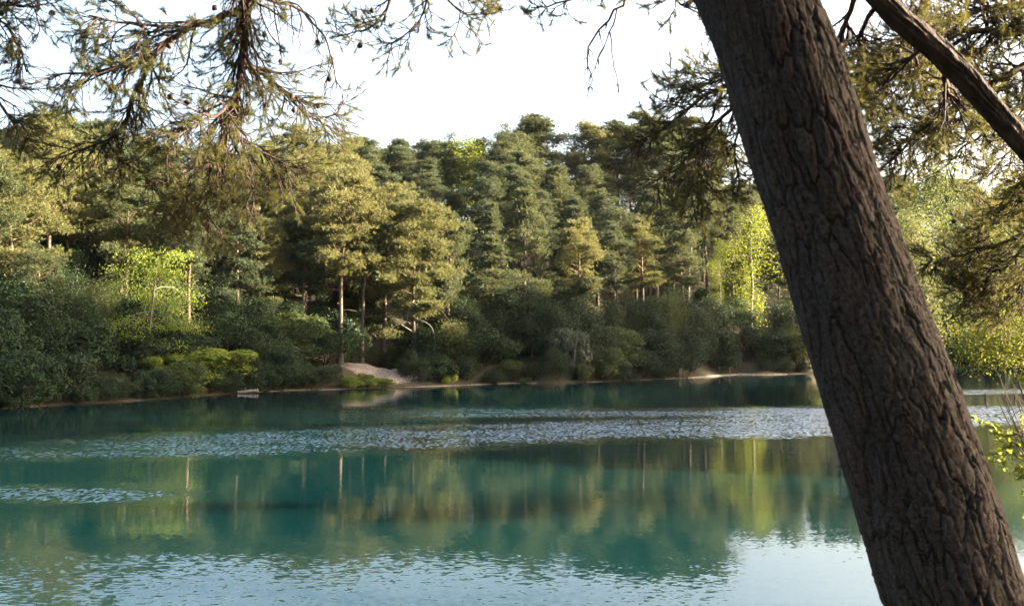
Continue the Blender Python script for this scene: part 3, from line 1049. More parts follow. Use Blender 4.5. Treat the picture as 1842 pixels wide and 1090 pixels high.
for k, px in enumerate((-20, 30, 70, 112, 160, 205, 262, 318, 372, 430, 500, 560)):      # evergreen understorey deep in the left wood
    x, y = spot(px, 15 + (k * 7) % 6)
    o = plant('holly', 'holly_tree', x, y, 5.0 + (k * 5) % 4 * 0.6, k * 1.3, 1.3)
    tag(o, f'evergreen filling the gaps deep in the left wood, {ordinal(k)} from left', 'tree', 'understorey deep in the left wood')
# pines that close the view to the sky between the others
hero('round', 'pine_tree', 812, 40, 268, 'dark pine directly behind the lime tree on the slope', 'tree', 'pines of the hillside', 1.3)
hero('round', 'pine_tree', 1190, 37, 240, 'dense pine under the drooping dark bough', 'tree', 'pines of the hillside', 1.3)
hero('round', 'pine_tree', 1262, 40, 225, 'ridge pine just left of the leaning trunk top', 'tree', 'pines of the hillside', 1.3)
hero('cone', 'pine_tree', 1180, 24, 325, 'pointed mid slope pine below the drooping bough', 'tree', 'pines of the hillside', 1.2)
hero('cone', 'pine_tree', 1000, 26, 300, 'pointed mid slope pine at picture centre', 'tree', 'pines of the hillside', 1.2)
hero('cone', 'pine_tree', 815, 26, 350, 'pointed pine growing just below the lime tree', 'tree', 'pines of the hillside', 1.2)
for k, px in enumerate((905, 960, 1005, 1050, 1092, 1135, 1175, 1210, 1250, 1290)):      # evergreen understorey at the foot of the hillside
    x, y = spot(px, 8.5 + (k * 5) % 6)
    o = plant('holly', 'holly_tree', x, y, 4.2 + (k * 5) % 4 * 0.5, k * 1.7, 1.35)
    tag(o, f'dark evergreen at the foot of the hillside pines, {ordinal(k)} from left', 'tree', 'understorey at the foot of the hillside')
# ------------------------------------------------------------------ small things on the far shore
def log_on_shore():
    b = Buf()
    p = [at(427, 705.6, 64.3), at(440, 704.4, 64.5), at(452, 703.2, 64.7), at(464, 702, 64.9)]
    pts = catmull(p, 0.1)
    tube(b, pts, np.linspace(0.10, 0.13, len(pts)), 8)
    root = link('fallen_log', b.mesh('fallen_log', M['dead_wood'], True))
    for t, d in ((0.35, (0.1, -0.15, 0.3)), (0.7, (-0.2, 0.1, 0.28))):
        c = Buf()
        q = pts[int(t * len(pts))]
        tube(c, np.array([q, q + np.array(d) * 0.6, q + np.array(d)]), [0.04, 0.03, 0.015], 5)
        link('branch_stub', c.mesh('branch_stub', M['dead_wood'], True), root)
    tag(root, 'short bleached log lying at the waterline of the left shore', 'log')


log_on_shore()


def box(c, sx, sy, sz):
    c = np.asarray(c, float)
    v = np.array([[i, j, k] for i in (-.5, .5) for j in (-.5, .5) for k in (-.5, .5)]) * np.array([sx, sy, sz]) + c
    q = np.array([[0, 1, 3, 2], [4, 6, 7, 5], [0, 4, 5, 1], [2, 3, 7, 6], [0, 2, 6, 4], [1, 5, 7, 3]])
    return v, q


def bench():
    x, y = spot(1303, 3.0)
    root = empty('plank_bench', (x, y, gz(x, y)), 0.05)
    for nm, c, s in (('seat', (0, 0, 0.45), (1.35, 0.3, 0.07)), ('leg', (-0.5, 0, 0.2), (0.1, 0.24, 0.44)), ('leg', (0.5, 0, 0.2), (0.1, 0.24, 0.44))):
        v, q = box(c, *s)
        b = Buf()
        b.add(v, None, q)
        link(nm, b.mesh(nm, M['plank']), root)
    tag(root, 'low plank bench in the shade behind the pale sand spit', 'bench')


bench()


def bare_sapling(name, pl, r0, label, twigs=6, seed=1):
    R = np.random.default_rng(seed)
    b = Buf()
    pts = catmull(pl, 0.25)
    tube(b, pts, np.linspace(r0, 0.012, len(pts)), 6)
    for k in range(twigs):
        s = pts[int(R.uniform(0.35, 0.95) * (len(pts) - 1))]
        d = norm(R.normal(size=3) * np.array([1, 0.6, 0.5]) + np.array([0, 0, 0.5]))
        L = R.uniform(0.4, 1.2)
        tube(b, np.array([s, s + d * L * 0.5 + R.normal(size=3) * 0.05, s + d * L]), [0.02, 0.012, 0.005], 4)
    o = link(name, b.mesh(name, M['bark_grey'], True))
    tag(o, label, 'sapling')


def pline(pl, back):
    px0 = pl[0][0]
    D = spot(px0, back)[1]
    pts = [at(px, py, D) for px, py in pl]
    pts[0][2] = gz(pts[0][0], pts[0][1]) - 0.2
    return pts


bare_sapling('bare_sapling', pline([(1027, 655), (1036, 620), (1042, 570), (1044, 545)], 1.2), 0.05, 'thin pale leaning stem right of the pale sunlit bush', 3, 2)
bare_sapling('bare_sapling', pline([(1243, 660), (1262, 635), (1262, 615), (1245, 600)], 1.0), 0.05, 'bent bare stem low on the dark central shore', 4, 3)


# ------------------------------------------------------------------ near bank: the leaning pine
def trunk_mesh(cl, zs_fine, seed, sides=320, cells=28, plate_h=0.25, depth=0.0125, coarse=0.06, fine=0.0065):
    """cl: function z -> (x, y, radius). A trunk whose bark plates and fissures are displaced geometry."""
    zmin, zmax, f0, f1 = zs_fine
    zs = np.concatenate([np.arange(zmin, f0, coarse), np.arange(f0, f1, fine), np.arange(f1, zmax, coarse)])
    c = np.array([cl(z) for z in zs])
    th = np.arange(sides) / sides * 2 * math.pi
    TH, Z = np.meshgrid(th, zs)
    u = TH / (2 * math.pi) * cells
    v = Z / plate_h
    # warp, periodic in theta
    wx = fbm(np.cos(TH) * 2.2 + 9, Z * 3.0 + np.sin(TH) * 2.2, seed) - 0.5
    wy = fbm(np.sin(TH) * 2.2 + 5, Z * 2.0 - np.cos(TH) * 2.2, seed + 5) - 0.5
    wf = fbm(np.cos(TH) * 9 + 3, Z * 16 + np.sin(TH) * 9, seed + 7, 3) - 0.5
    def hsh(a, b, s):
        n = (a * 374761393 + b * 668265263 + s * 1442695041) & 0xFFFFFFFF
        n = ((n ^ (n >> 13)) * 1274126177) & 0xFFFFFFFF
        return ((n ^ (n >> 16)) & 0xFFFF) / 65535.0

    u2, v2 = u + wx * 1.4 + wf * 0.4 + Z * 0.35, v + wy * 1.6 + wf * 0.4

    def worley(u, v, nu, s):
        ui, vi = np.floor(u).astype(np.int64), np.floor(v).astype(np.int64)
        f1_ = np.full(u.shape, 9.0)
        f2_ = np.full(u.shape, 9.0)
        idv = np.zeros(u.shape)
        for du in (-1, 0, 1):
            for dv in (-1, 0, 1):
                a, b = ui + du, vi + dv
                am = np.mod(a, nu)
                px_, py_ = a + hsh(am, b, s), b + hsh(am, b, s + 1)
                d = np.hypot(u - px_, v - py_)
                closer = d < f1_
                f2_ = np.where(closer, f1_, np.minimum(f2_, d))
                idv = np.where(closer, hsh(am, b, s + 2), idv)
                f1_ = np.where(closer, d, f1_)
        return f2_ - f1_, idv
    # the spiral term Z*0.35 keeps u periodic: a full turn still adds `cells`
    e1, id1 = worley(u2, v2, cells, seed + 20)
    e2, id2 = worley(u2 * 2 + wf * 0.8, v2 * 2.3, cells * 2, seed + 30)
    crack = 0.35 + 0.65 * sstep(0.35, 0.6, fbm(np.cos(TH) * 3 + 7, Z * 4 + np.sin(TH) * 3, seed + 60, 3))
    plate = 1 - crack * (1 - sstep(0.0, 0.11, e1))
    flake = sstep(0.0, 0.14, e2)
    rough = fbm(np.cos(TH) * 42, Z * 34 + np.sin(TH) * 42, seed + 40, 3) - 0.5
    lump = fbm(np.cos(TH) * 1.3 + 2, Z * 1.7 + np.sin(TH) * 1.3, seed + 50, 3) - 0.5
    disp = depth * (plate * (0.75 + 0.5 * id1) - 1) + depth * 0.5 * flake * plate * (0.4 + id2) + rough * 0.008 + lump * 0.035
    rad = c[:, 2][:, None] + disp
    x = c[:, 0][:, None] + np.cos(TH) * rad
    y = c[:, 1][:, None] + np.sin(TH) * rad
    vert = np.stack([x, y, Z], -1).reshape(-1, 3)
    n = len(zs)
    i = np.arange(n - 1)[:, None] * sides
    j = np.arange(sides)[None, :]
    q = np.stack([i + j, i + (j + 1) % sides, i + sides + (j + 1) % sides, i + sides + j], -1).reshape(-1, 4)
    tint = np.clip(0.15 + 0.6 * id1 * plate + 0.25 * id2 * plate, 0, 1)
    return vert, q, tint.ravel()


TD = 3.7
LE = [(-300, 1156), (0, 1256), (100, 1296), (300, 1357), (500, 1420), (700, 1482), (900, 1546), (1090, 1600), (1500, 1690)]
RE = [(-300, 1350), (0, 1460), (100, 1502), (300, 1566), (500, 1641), (700, 1718), (900, 1782), (1090, 1838), (1500, 1975)]
ctr = []
for (py, l), (_, r_) in zip(LE, RE):
    p = at((l + r_) / 2, py, TD)
    ctr.append((p[2], p[0], (r_ - l) / F_PX * TD * 0.5))
ctr.sort()
ctr = np.array(ctr)
zb = gz(1.9, TD)
ctr = np.concatenate([[[zb - 0.3, ctr[0, 1] + 0.22, 0.37], [zb + 0.25, ctr[0, 1] + 0.1, 0.31]], ctr[ctr[:, 0] > zb + 0.4],
                      [[6.6, 0.36, 0.20], [7.6, 0.10, 0.18], [8.8, -0.1, 0.15], [10.2, -0.15, 0.11], [11.5, -0.1, 0.05]]])


def lean_cl(z):
    return (np.interp(z, ctr[:, 0], ctr[:, 1]), TD, np.interp(z, ctr[:, 0], ctr[:, 2]) * 1.01)


pine_root = empty('leaning_pine', (lean_cl(zb)[0], TD, zb))
tag(pine_root, 'big leaning pine with dark fissured bark in the right foreground', 'tree')


def rel(root):
    return np.array(root.location)


v, q, tint = trunk_mesh(lean_cl, (zb - 0.3, 11.4, 2.1, 5.3), 3)
link('trunk', make_mesh('leaning_trunk', v - rel(pine_root), q, M['bark_near'], tint, True), pine_root)


# ------------------------------------------------------------------ pine boughs near the camera
def grow(p, d, L, seg, R, droop, jit, tip_up):
    pts = [p]
    for k in range(seg):
        f = k / seg
        d = norm(d + R.normal(size=3) * jit + np.array([0, 0, -droop * (1 - f) + tip_up * f]))
        p = p + d * L / seg
        pts.append(p)
    return np.array(pts)


def make_cone(buf, p, d, R, L=0.045):
    d = norm(d)
    u = norm(np.cross(d, [0.3, 0.2, 1]))
    w = np.cross(d, u)
    rings = [(0, 0.35), (0.2, 0.85), (0.45, 1.0), (0.7, 0.75), (0.9, 0.4), (1.0, 0.08)]
    vs = []
    for k, (t, rr) in enumerate(rings):
        a = np.arange(8) / 8 * 6.283 + (k % 2) * 0.39
        rad = rr * L * 0.42 * (1 + 0.22 * (np.arange(8) % 2))
        vs.append(p + d * t * L + (np.cos(a) * rad)[:, None] * u + (np.sin(a) * rad)[:, None] * w)
    i = np.arange(len(rings) - 1)[:, None] * 8
    j = np.arange(8)[None, :]
    buf.add(np.concatenate(vs), None, np.stack([i + j, i + (j + 1) % 8, i + 8 + (j + 1) % 8, i + 8 + j], -1).reshape(-1, 4))


def bough(root, mains, seed, l1=0.75, sp1=0.11, l2=0.26, sp2=0.065, droop=0.1, tip_up=0.12, leafy=0.8, cones=4, lead=0, name='bough', aim=None, start=0.0, ntuft=58):
    """mains: list of (points, r0, r1); the first `lead` metres of the first one stay bare."""
    R = np.random.default_rng(seed)
    o = rel(root)
    wood, nd = Buf(), Buf()
    TP, TDv, ends = [], [], []
    for mi, (pl, r0, r1) in enumerate(mains):
        pts = catmull(pl, 0.06)
        n = len(pts)
        pts[1:-1] += R.normal(size=(n - 2, 3)) * 0.006
        rad = np.linspace(r0, r1, n)
        tube(wood, pts - o, rad, 8)
        s = np.concatenate([[0], np.cumsum(np.linalg.norm(np.diff(pts, axis=0), axis=1))])
        S = s[-1]
        pos = (lead if mi == 0 else start) + R.uniform(0, sp1)
        while pos < S:
            f = pos / S
            i = min(n - 2, int(np.searchsorted(s, pos)))
            t = norm(pts[i + 1] - pts[i])
            side = norm(np.cross(t, R.normal(size=3)))
            d = norm(t * R.uniform(0.5, 1.0) + side * R.uniform(0.5, 1.0) + (np.array(aim) if aim is not None else 0))
            L = l1 * (1.1 - 0.65 * f) * R.uniform(0.5, 1.2)
            b = grow(pts[i], d, L, 8, R, droop, 0.16, tip_up)
            rr = min(rad[i] * 0.45, 0.011) + 0.002
            tube(wood, b - o, np.linspace(rr, 0.0025, 9), 5, cap=False)
            dead = R.uniform() > leafy
            if not dead:
                TP.append(b[-1])
                TDv.append(norm(b[-1] - b[-2]))
            q = L * 0.18
            while q < L:
                k = min(7, int(q / L * 8))
                tt = norm(b[k + 1] - b[k])
                dd = norm(tt * 0.8 + norm(np.cross(tt, R.normal(size=3))) * R.uniform(0.4, 0.9))
                c = grow(b[k] + (b[k + 1] - b[k]) * (q / L * 8 - k), dd, l2 * R.uniform(0.35, 1.15) * (1.1 - 0.5 * q / L), 5, R, droop * 0.7, 0.2, tip_up * 1.6)
                tube(wood, c - o, np.linspace(0.0042, 0.0018, 6), 3, cap=False)
                if not dead and R.uniform() < leafy:
                    TP.append(c[-1])
                    TDv.append(norm(c[-1] - c[-2]))
                    if R.uniform() < 0.65:
                        TP.append(c[-2])
                        TDv.append(norm(c[-1] - c[-2] + R.normal(size=3) * 0.02))
                    if R.uniform() < 0.35:
                        e = grow(c[-2], norm(c[-1] - c[-2] + R.normal(size=3) * 0.09), 0.08, 2, R, 0, 0.2, 0.1)
                        tube(wood, e - o, np.linspace(0.0025, 0.0015, 3), 3, cap=False)
                        TP.append(e[-1])
                        TDv.append(norm(e[-1] - e[0]))
                else:
                    ends.append((c[-1], c[-1] - c[-2]))
                q += sp2 * R.uniform(0.6, 1.5)
            pos += sp1 * R.uniform(0.55, 1.5)
    w = link(name, wood.mesh('bough_wood', M['twig_near'], True), root)
    if TP:
        P = np.array(TP) - o
        D = norm(np.array(TDv))
        add_needles(nd, P - D * 0.05, D, 0.042, 0.0024, ntuft, 0.55, R, along=0.065)
        link('needles', nd.mesh('bough_needles', M['needle_near']), w, kind='stuff')
    for k in range(min(cones, len(ends))):
        p, d = ends[int(R.integers(0, len(ends)))]
        cb = Buf()
        make_cone(cb, p - o, d + np.array([0, 0, -0.02]), R)
        link('cone', cb.mesh('pine_cone', M['cone'], True), w)
    return w


def pp(lst):
    return [at(*p) for p in lst]


V = lambda *a: np.array(a, float)
tz = lambda z: V(lean_cl(z)[0], TD, z)
# A: the long limb that hangs down at upper left
A0 = [tz(7.7), V(-0.5, 4.5, 8.0), V(-1.2, 5.6, 7.7), V(-1.65, 6.5, 6.9)] + pp([(449, -40, 6.9), (446, 10, 7.0), (438, 90, 7.0), (429, 165, 7.0), (413, 240, 7.05), (393, 305, 7.1), (372, 352, 7.2), (352, 388, 7.2)])
bough(pine_root, [(A0, 0.10, 0.012)], 101, l1=0.75, sp1=0.028, sp2=0.036, lead=4.1, droop=0.24, cones=8)
A1 = pp([(437, 22, 7.0), (390, 32, 6.9), (335, 52, 6.8), (300, 78, 6.75), (262, 106, 6.7), (192, 127, 6.6), (110, 133, 6.5)])
A2 = pp([(300, 78, 6.75), (268, 112, 6.8), (258, 140, 6.85), (236, 180, 6.9), (224, 231, 6.9), (190, 252, 6.9), (152, 268, 6.9), (105, 285, 6.9)])
A3 = pp([(335, 52, 6.8), (270, 46, 6.6), (215, 40, 6.5), (160, 28, 6.4)])
bough(pine_root, [(A1, 0.028, 0.006), (A2, 0.02, 0.005), (A3, 0.014, 0.004)], 102, l1=0.55, sp1=0.04, sp2=0.036, lead=0.2, start=0.1, droop=0.18, cones=8)
A4 = pp([(435, 110, 7.0), (470, 128, 7.2), (510, 165, 7.3), (550, 205, 7.4), (585, 212, 7.5), (614, 200, 7.5)])
A6 = pp([(414, 235, 7.05), (450, 262, 7.3), (500, 290, 7.4), (545, 302, 7.5)])
A7 = pp([(428, 165, 7.0), (400, 200, 6.7), (350, 225, 6.5), (300, 240, 6.4)])
A8 = pp([(404, 270, 7.05), (370, 300, 6.8), (330, 330, 6.7), (300, 370, 6.7)])
bough(pine_root, [(A4, 0.02, 0.004), (A6, 0.018, 0.004), (A7, 0.02, 0.004), (A8, 0.018, 0.004)], 103, l1=0.5, sp1=0.036, sp2=0.036, start=0.08, lead=0.08, droop=0.12, cones=6)
A5 = pp([(444, -10, 7.0), (490, 2, 7.1), (535, 15, 7.2), (572, 55, 7.3), (594, 95, 7.3), (606, 160, 7.3)])
bough(pine_root, [(A5, 0.016, 0.003)], 104, l1=0.42, sp1=0.075, l2=0.2, lead=0.1, droop=0.28, leafy=0.12, cones=6, tip_up=-0.1)
A9 = pp([(190, 252, 6.9), (215, 285, 6.95), (260, 312, 7.0), (320, 335, 7.0)])
A10 = pp([(224, 231, 6.9), (180, 290, 6.85), (120, 318, 6.8), (60, 325, 6.8)])
A11 = pp([(413, 240, 7.05), (440, 300, 7.1), (455, 345, 7.15), (450, 385, 7.2)])
A12 = pp([(262, 106, 6.7), (200, 165, 6.7), (140, 195, 6.7), (85, 208, 6.7)])
bough(pine_root, [(A9, 0.012, 0.004), (A11, 0.012, 0.004)], 109, l1=0.3, sp1=0.05, sp2=0.036, start=0.06, lead=0.06, droop=0.12, cones=5)
# B: sprays at the left edge
B1 = [V(-1.2, 5.6, 7.7), V(-2.4, 6.2, 7.3), V(-3.5, 6.6, 6.5)] + pp([(-30, 10, 6.8), (12, 45, 6.8), (35, 85, 6.8), (48, 130, 6.8)])
B2 = pp([(-30, 10, 6.8), (25, 8, 6.7), (70, 15, 6.6)])
B3 = pp([(-60, 130, 6.8), (-20, 160, 6.8), (10, 200, 6.8), (30, 232, 6.8)])
bough(pine_root, [(B1, 0.05, 0.006), (B2, 0.02, 0.005), (B3, 0.02, 0.004)], 105, l1=0.45, sp1=0.04, sp2=0.036, lead=2.6, start=0.1, droop=0.1, cones=3)
# C: sprays at top centre
C1 = [tz(7.4), V(-0.15, 4.7, 7.5), V(-0.4, 6.0, 7.0)] + pp([(775, -40, 7.0), (768, 0, 7.0), (755, 38, 7.0), (728, 68, 7.0), (690, 84, 7.0)])
C2 = pp([(772, -25, 7.0), (800, 0, 6.9), (830, 20, 6.9), (850, 34, 6.9)])
C3 = pp([(725, -70, 7.0), (702, 0, 7.1), (670, 48, 7.1), (610, 66, 7.2)])
C4 = pp([(775, -60, 7.0), (820, -30, 7.0), (880, -8, 7.0)])
bough(pine_root, [(C1, 0.045, 0.004), (C2, 0.012, 0.003), (C3, 0.016, 0.003), (C4, 0.014, 0.003)], 106, l1=0.36, sp1=0.05, sp2=0.036, l2=0.2, lead=2.9, start=0.2, droop=0.05, cones=4)
# D: sprays left of the trunk with bare hanging twigs
D1 = [tz(6.7), V(0.6, 5.0, 6.7)] + pp([(1140, -60, 6.5), (1100, -25, 6.5), (1040, -5, 6.4), (985, 10, 6.4), (955, 15, 6.4)])
D3 = pp([(1160, -70, 6.5), (1190, -20, 6.4), (1225, 10, 6.3), (1285, 38, 6.2)])
D4 = pp([(1185, -25, 6.4), (1240, -5, 6.3), (1270, 20, 6.3), (1296, 62, 6.3)])
bough(pine_root, [(D1, 0.04, 0.004), (D3, 0.014, 0.003), (D4, 0.012, 0.003)], 107, l1=0.26, sp1=0.045, sp2=0.036, l2=0.18, lead=1.9, start=0.25, droop=0.04, cones=3)
D2 = pp([(1140, -60, 6.5), (1128, 0, 6.5), (1105, 22, 6.5), (1080, 52, 6.5), (1058, 85, 6.5), (1058, 120, 6.5), (1064, 142, 6.5), (1056, 176, 6.5)])
D5 = pp([(1110, 15, 6.5), (1102, 45, 6.5), (1092, 70, 6.5), (1078, 105, 6.5), (1064, 135, 6.5)])
D6 = pp([(1097, 58, 6.5), (1102, 95, 6.5), (1104, 120, 6.5), (1112, 150, 6.5), (1113, 168, 6.5)])
bough(pine_root, [(D2, 0.011, 0.0025), (D5, 0.006, 0.0025), (D6, 0.005, 0.002)], 108, l1=0.14, sp1=0.10, l2=0.08, lead=0.35, start=0.2, droop=0.4, leafy=0.0, cones=0, tip_up=-0.3)

# ------------------------------------------------------------------ the second pine, leaning in from the right
p_lo, p_hi = at(1842, 262, 6.3), at(1578, -5, 6.2)
base2 = V(5.35, 6.6, gz(5.35, 6.6))
right_root = empty('second_leaning_pine', tuple(base2))
tag(right_root, 'slimmer pine leaning in from the right edge behind the big trunk', 'tree')
spine = catmull([base2 - V(0, 0, 0.3), base2 + V(-0.25, -0.05, 0.9), base2 + V(-0.95, -0.15, 2.1), (p_lo + base2 + V(-0.9, -0.2, 2.0)) / 2 + V(0.12, 0, 0.1), p_lo, (p_lo + p_hi) / 2 + V(0.02, 0, 0.03), p_hi, p_hi + V(-0.55, 0.0, 0.75), p_hi + V(-0.9, 0.1, 1.9), p_hi + V(-1.0, 0.2, 3.0)], 0.02)


def spine_trunk():
    n = len(spine)
    sides = 96
    t = np.linspace(0, 1, n)
    rad = np.interp(t, [0, 0.08, 0.45, 0.62, 1], [0.19, 0.14, 0.077, 0.066, 0.025])
    tan = norm(np.gradient(spine, axis=0))
    u = norm(np.cross(tan, np.broadcast_to([0.0, 1.0, 0.0], tan.shape)))
    w = np.cross(tan, u)
    th = np.arange(sides) / sides * 2 * math.pi
    s = np.concatenate([[0], np.cumsum(np.linalg.norm(np.diff(spine, axis=0), axis=1))])
    TH, Z = np.meshgrid(th, s)
    f = fbm(np.cos(TH) * 5 + 3, Z * 9 + np.sin(TH) * 5, 61, 5) - 0.5
    f2 = fbm(np.cos(TH) * 1 + 3, Z * 1.6 + np.sin(TH), 65, 3) - 0.5
    rr = rad[:, None] + f * 0.03 + f2 * 0.025
    P = spine[:, None, :] + np.cos(TH)[..., None] * rr[..., None] * u[:, None, :] + np.sin(TH)[..., None] * rr[..., None] * w[:, None, :]
    i = np.arange(n - 1)[:, None] * sides
    j = np.arange(sides)[None, :]
    q = np.stack([i + j, i + (j + 1) % sides, i + sides + (j + 1) % sides, i + sides + j], -1).reshape(-1, 4)
    me = make_mesh('second_trunk', P.reshape(-1, 3) - base2, q, M['bark_limb'], np.clip(0.6 + f * 1.2, 0, 1).ravel(), True)
    link('trunk', me, right_root)


spine_trunk()
# F: the bough that reaches past the big trunk to its left
F1 = [p_hi + V(-0.35, 0.05, 0.45)] + pp([(1470, -60, 6.6), (1420, 40, 6.8), (1370, 110, 6.9), (1310, 152, 7.0), (1250, 185, 7.0), (1195, 232, 7.0), (1130, 262, 7.0)])
F2 = pp([(1370, 110, 6.9), (1310, 200, 6.9), (1255, 262, 6.9), (1215, 305, 6.9), (1165, 330, 6.9)])
F3 = pp([(1400, 70, 6.8), (1330, 130, 6.7), (1270, 150, 6.6), (1215, 165, 6.6)])
F4 = pp([(1345, 145, 6.9), (1330, 220, 7.0), (1322, 290, 7.0), (1330, 330, 7.0)])
F5 = pp([(1300, 160, 7.0), (1270, 240, 7.1), (1255, 310, 7.1), (1256, 375, 7.1)])
bough(right_root, [(F1, 0.04, 0.005), (F2, 0.02, 0.004), (F3, 0.016, 0.004), (F4, 0.014, 0.004), (F5, 0.012, 0.003)], 201, l1=0.42, sp1=0.036, sp2=0.036, lead=1.1, start=0.25, droop=0.06, cones=4)


def sp_at(frac):
    return spine[int(frac * (len(spine) - 1))]


# G: boughs between the two trunks and to the right
G = [
    ([p_hi + V(-0.1, 0, 0.1)] + pp([(1530, 20, 6.4), (1515, 60, 6.5), (1500, 120, 6.6), (1510, 180, 6.8)]), 0.022, 0.006),
    ([p_hi + V(0.3, 0, -0.28)] + pp([(1640, 105, 6.6), (1600, 130, 6.9), (1560, 160, 7.1), (1530, 185, 7.2)]), 0.022, 0.005),
    ([p_hi + V(0.42, 0, -0.42)] + pp([(1700, 190, 6.7), (1650, 240, 6.9), (1600, 290, 7.0), (1570, 310, 7.1)]), 0.022, 0.005),
]
bough(right_root, G, 202, l1=0.5, sp1=0.03, sp2=0.036, lead=0.2, start=0.15, droop=0.06, cones=3)
G2 = [
    (pp([(1900, 60, 7.6), (1842, 58, 7.5), (1760, 55, 7.4), (1690, 62, 7.3), (1620, 75, 7.2)]), 0.05, 0.016),
    (pp([(1910, 20, 7.6), (1842, 10, 7.5), (1740, 25, 7.4), (1680, 45, 7.3)]), 0.04, 0.01),
    (pp([(1900, 100, 7.8), (1842, 120, 7.7), (1790, 150, 7.6), (1720, 190, 7.5), (1650, 240, 7.4), (1610, 262, 7.4)]), 0.034, 0.008),
    (pp([(1760, 55, 7.4), (1700, 90, 7.6), (1640, 130, 7.7), (1560, 160, 7.8)]), 0.02, 0.005),
]
G2[0][0].insert(0, sp_at(0.36) + V(0.1, 0.3, 0.6))
G2[0][0].insert(0, sp_at(0.30))
bough(right_root, G2, 203, l1=0.55, sp1=0.027, sp2=0.036, lead=1.6, start=0.25, droop=0.04, cones=4)
G4 = [
    ([p_hi + V(0.15, 0, -0.15)] + pp([(1650, 60, 7.0), (1700, 110, 7.3), (1745, 150, 7.6), (1790, 165, 7.8)]), 0.02, 0.005),
    (pp([(1900, 170, 8.0), (1842, 190, 7.9), (1790, 225, 7.8), (1740, 262, 7.7), (1700, 300, 7.7)]), 0.024, 0.005),
    (pp([(1880, 230, 8.0), (1842, 255, 8.0), (1800, 290, 8.0), (1775, 320, 8.0)]), 0.018, 0.004),
    (pp([(1570, 20, 6.6), (1545, 70, 6.9), (1550, 120, 7.2), (1575, 190, 7.4), (1600, 250, 7.5)]), 0.018, 0.004),
]
bough(right_root, G4, 205, l1=0.42, sp1=0.034, sp2=0.036, lead=0.15, start=0.15, droop=0.06, cones=4)
G3 = [
    ([sp_at(0.34)] + pp([(1870, 300, 7.5), (1842, 330, 7.6), (1826, 350, 7.7), (1818, 375, 7.7)]), 0.016, 0.004),
    ([sp_at(0.30)] + pp([(1900, 400, 8.4), (1842, 425, 8.6), (1790, 440, 8.7), (1720, 462, 8.8), (1665, 470, 8.8)]), 0.03, 0.005),
    (pp([(1860, 420, 8.5), (1820, 470, 8.6), (1770, 505, 8.7), (1725, 520, 8.7)]), 0.018, 0.004),
    (pp([(1880, 410, 8.5), (1850, 490, 8.6), (1815, 540, 8.7), (1780, 560, 8.7)]), 0.016, 0.004),
    (pp([(1870, 405, 8.5), (1830, 395, 8.6), (1790, 400, 8.7), (1750, 410, 8.7)]), 0.014, 0.004),
]
bough(right_root, G3, 204, l1=0.5, sp1=0.021, sp2=0.036, lead=0.6, start=0.15, droop=0.05, cones=3, ntuft=50)

# ------------------------------------------------------------------ leafy shrubs at the right edge of the bank
leaf_meshes = []
for s in range(3):
    b = Buf()
    n = 5
    t = np.linspace(0, 1, n)
    wd = np.sin(math.pi * t ** 0.8) * 0.33
    mid = np.stack([t, 0 * t, 0.10 * np.sin(t * 3.1) - 0.05 * s * t], -1)
    lf = np.stack([t, wd, mid[:, 2] + wd * 0.3], -1)
    rt = np.stack([t, -wd, mid[:, 2] + wd * 0.3], -1)
    i = np.arange(n - 1)
    b.add(np.concatenate([mid, lf, rt]), None, np.concatenate([np.stack([i, i + 1, n + i + 1, n + i], -1), np.stack([i, 2 * n + i, 2 * n + i + 1, i + 1], -1)]), 0.25 + 0.3 * s)
    leaf_meshes.append(b.mesh('oak_leaf', M['leaf_lime'], True))

from mathutils import Vector, Matrix


def leaf_shrub(name, base, mains, seed, label, leaf_len, sp, l1, count, extra_stuff=0):
    R = np.random.default_rng(seed)
    root = empty(name, tuple(base))
    tag(root, label, 'shrub')
    wood = Buf()
    spots = []
    for pl, r0, r1 in mains:
        pts = catmull(pl, 0.05)
        tube(wood, pts - base, np.linspace(r0, r1, len(pts)), 6)
        s = int(len(pts) * 0.35)
        k = s
        while k < len(pts) - 1:
            t = norm(pts[k + 1] - pts[k])
            d = norm(t * 0.7 + norm(np.cross(t, R.normal(size=3))) + np.array([0, 0, 0.15]))
            tw = grow(pts[k], d, l1 * R.uniform(0.5, 1.2), 5, R, 0.05, 0.2, 0.15)
            tube(wood, tw - base, np.linspace(0.004, 0.0015, 6), 4, cap=False)
            for m in range(1, 6):
                for z in range(3 if m < 5 else 5):
                    spots.append((tw[m] + R.normal(size=3) * 0.008, norm(tw[m] - tw[m - 1])))
            k += max(1, int(sp / 0.05 * R.uniform(0.6, 1.4)))
    stem = link('stem', wood.mesh('shrub_stem', M['twig'], True), root)
    R.shuffle(spots)
    fr = lambda p: abs(p[0] / p[1]) < 0.525
    spots.sort(key=lambda s: not fr(s[0]))
    for p, t in spots[:count]:
        d = norm(t * 0.5 + R.normal(size=3) * 0.8)
        z = norm(R.normal(size=3) * 0.5 + np.array([0, 0, 1.0]))
        yv = norm(np.cross(z, d))
        z = np.cross(d, yv)
        sc = leaf_len * R.uniform(0.6, 1.25)
        lo = link('leaf', leaf_meshes[int(R.integers(0, 3))], root)
        q = p - base
        lo.matrix_local = Matrix(((d[0] * sc, yv[0] * sc, z[0] * sc, q[0]), (d[1] * sc, yv[1] * sc, z[1] * sc, q[1]), (d[2] * sc, yv[2] * sc, z[2] * sc, q[2]), (0, 0, 0, 1)))
    if len(spots) > count:
        b = Buf()
        P = np.array([s[0] for s in spots[count:]]) - base
        add_leaves(b, P, norm(R.normal(size=P.shape) * 0.5 + np.array([0, 0, 1.0])), leaf_len * 0.9, R, 0.55)
        link('foliage', b.mesh('shrub_foliage', M['leaf_lime']), root, kind='stuff')
    return root


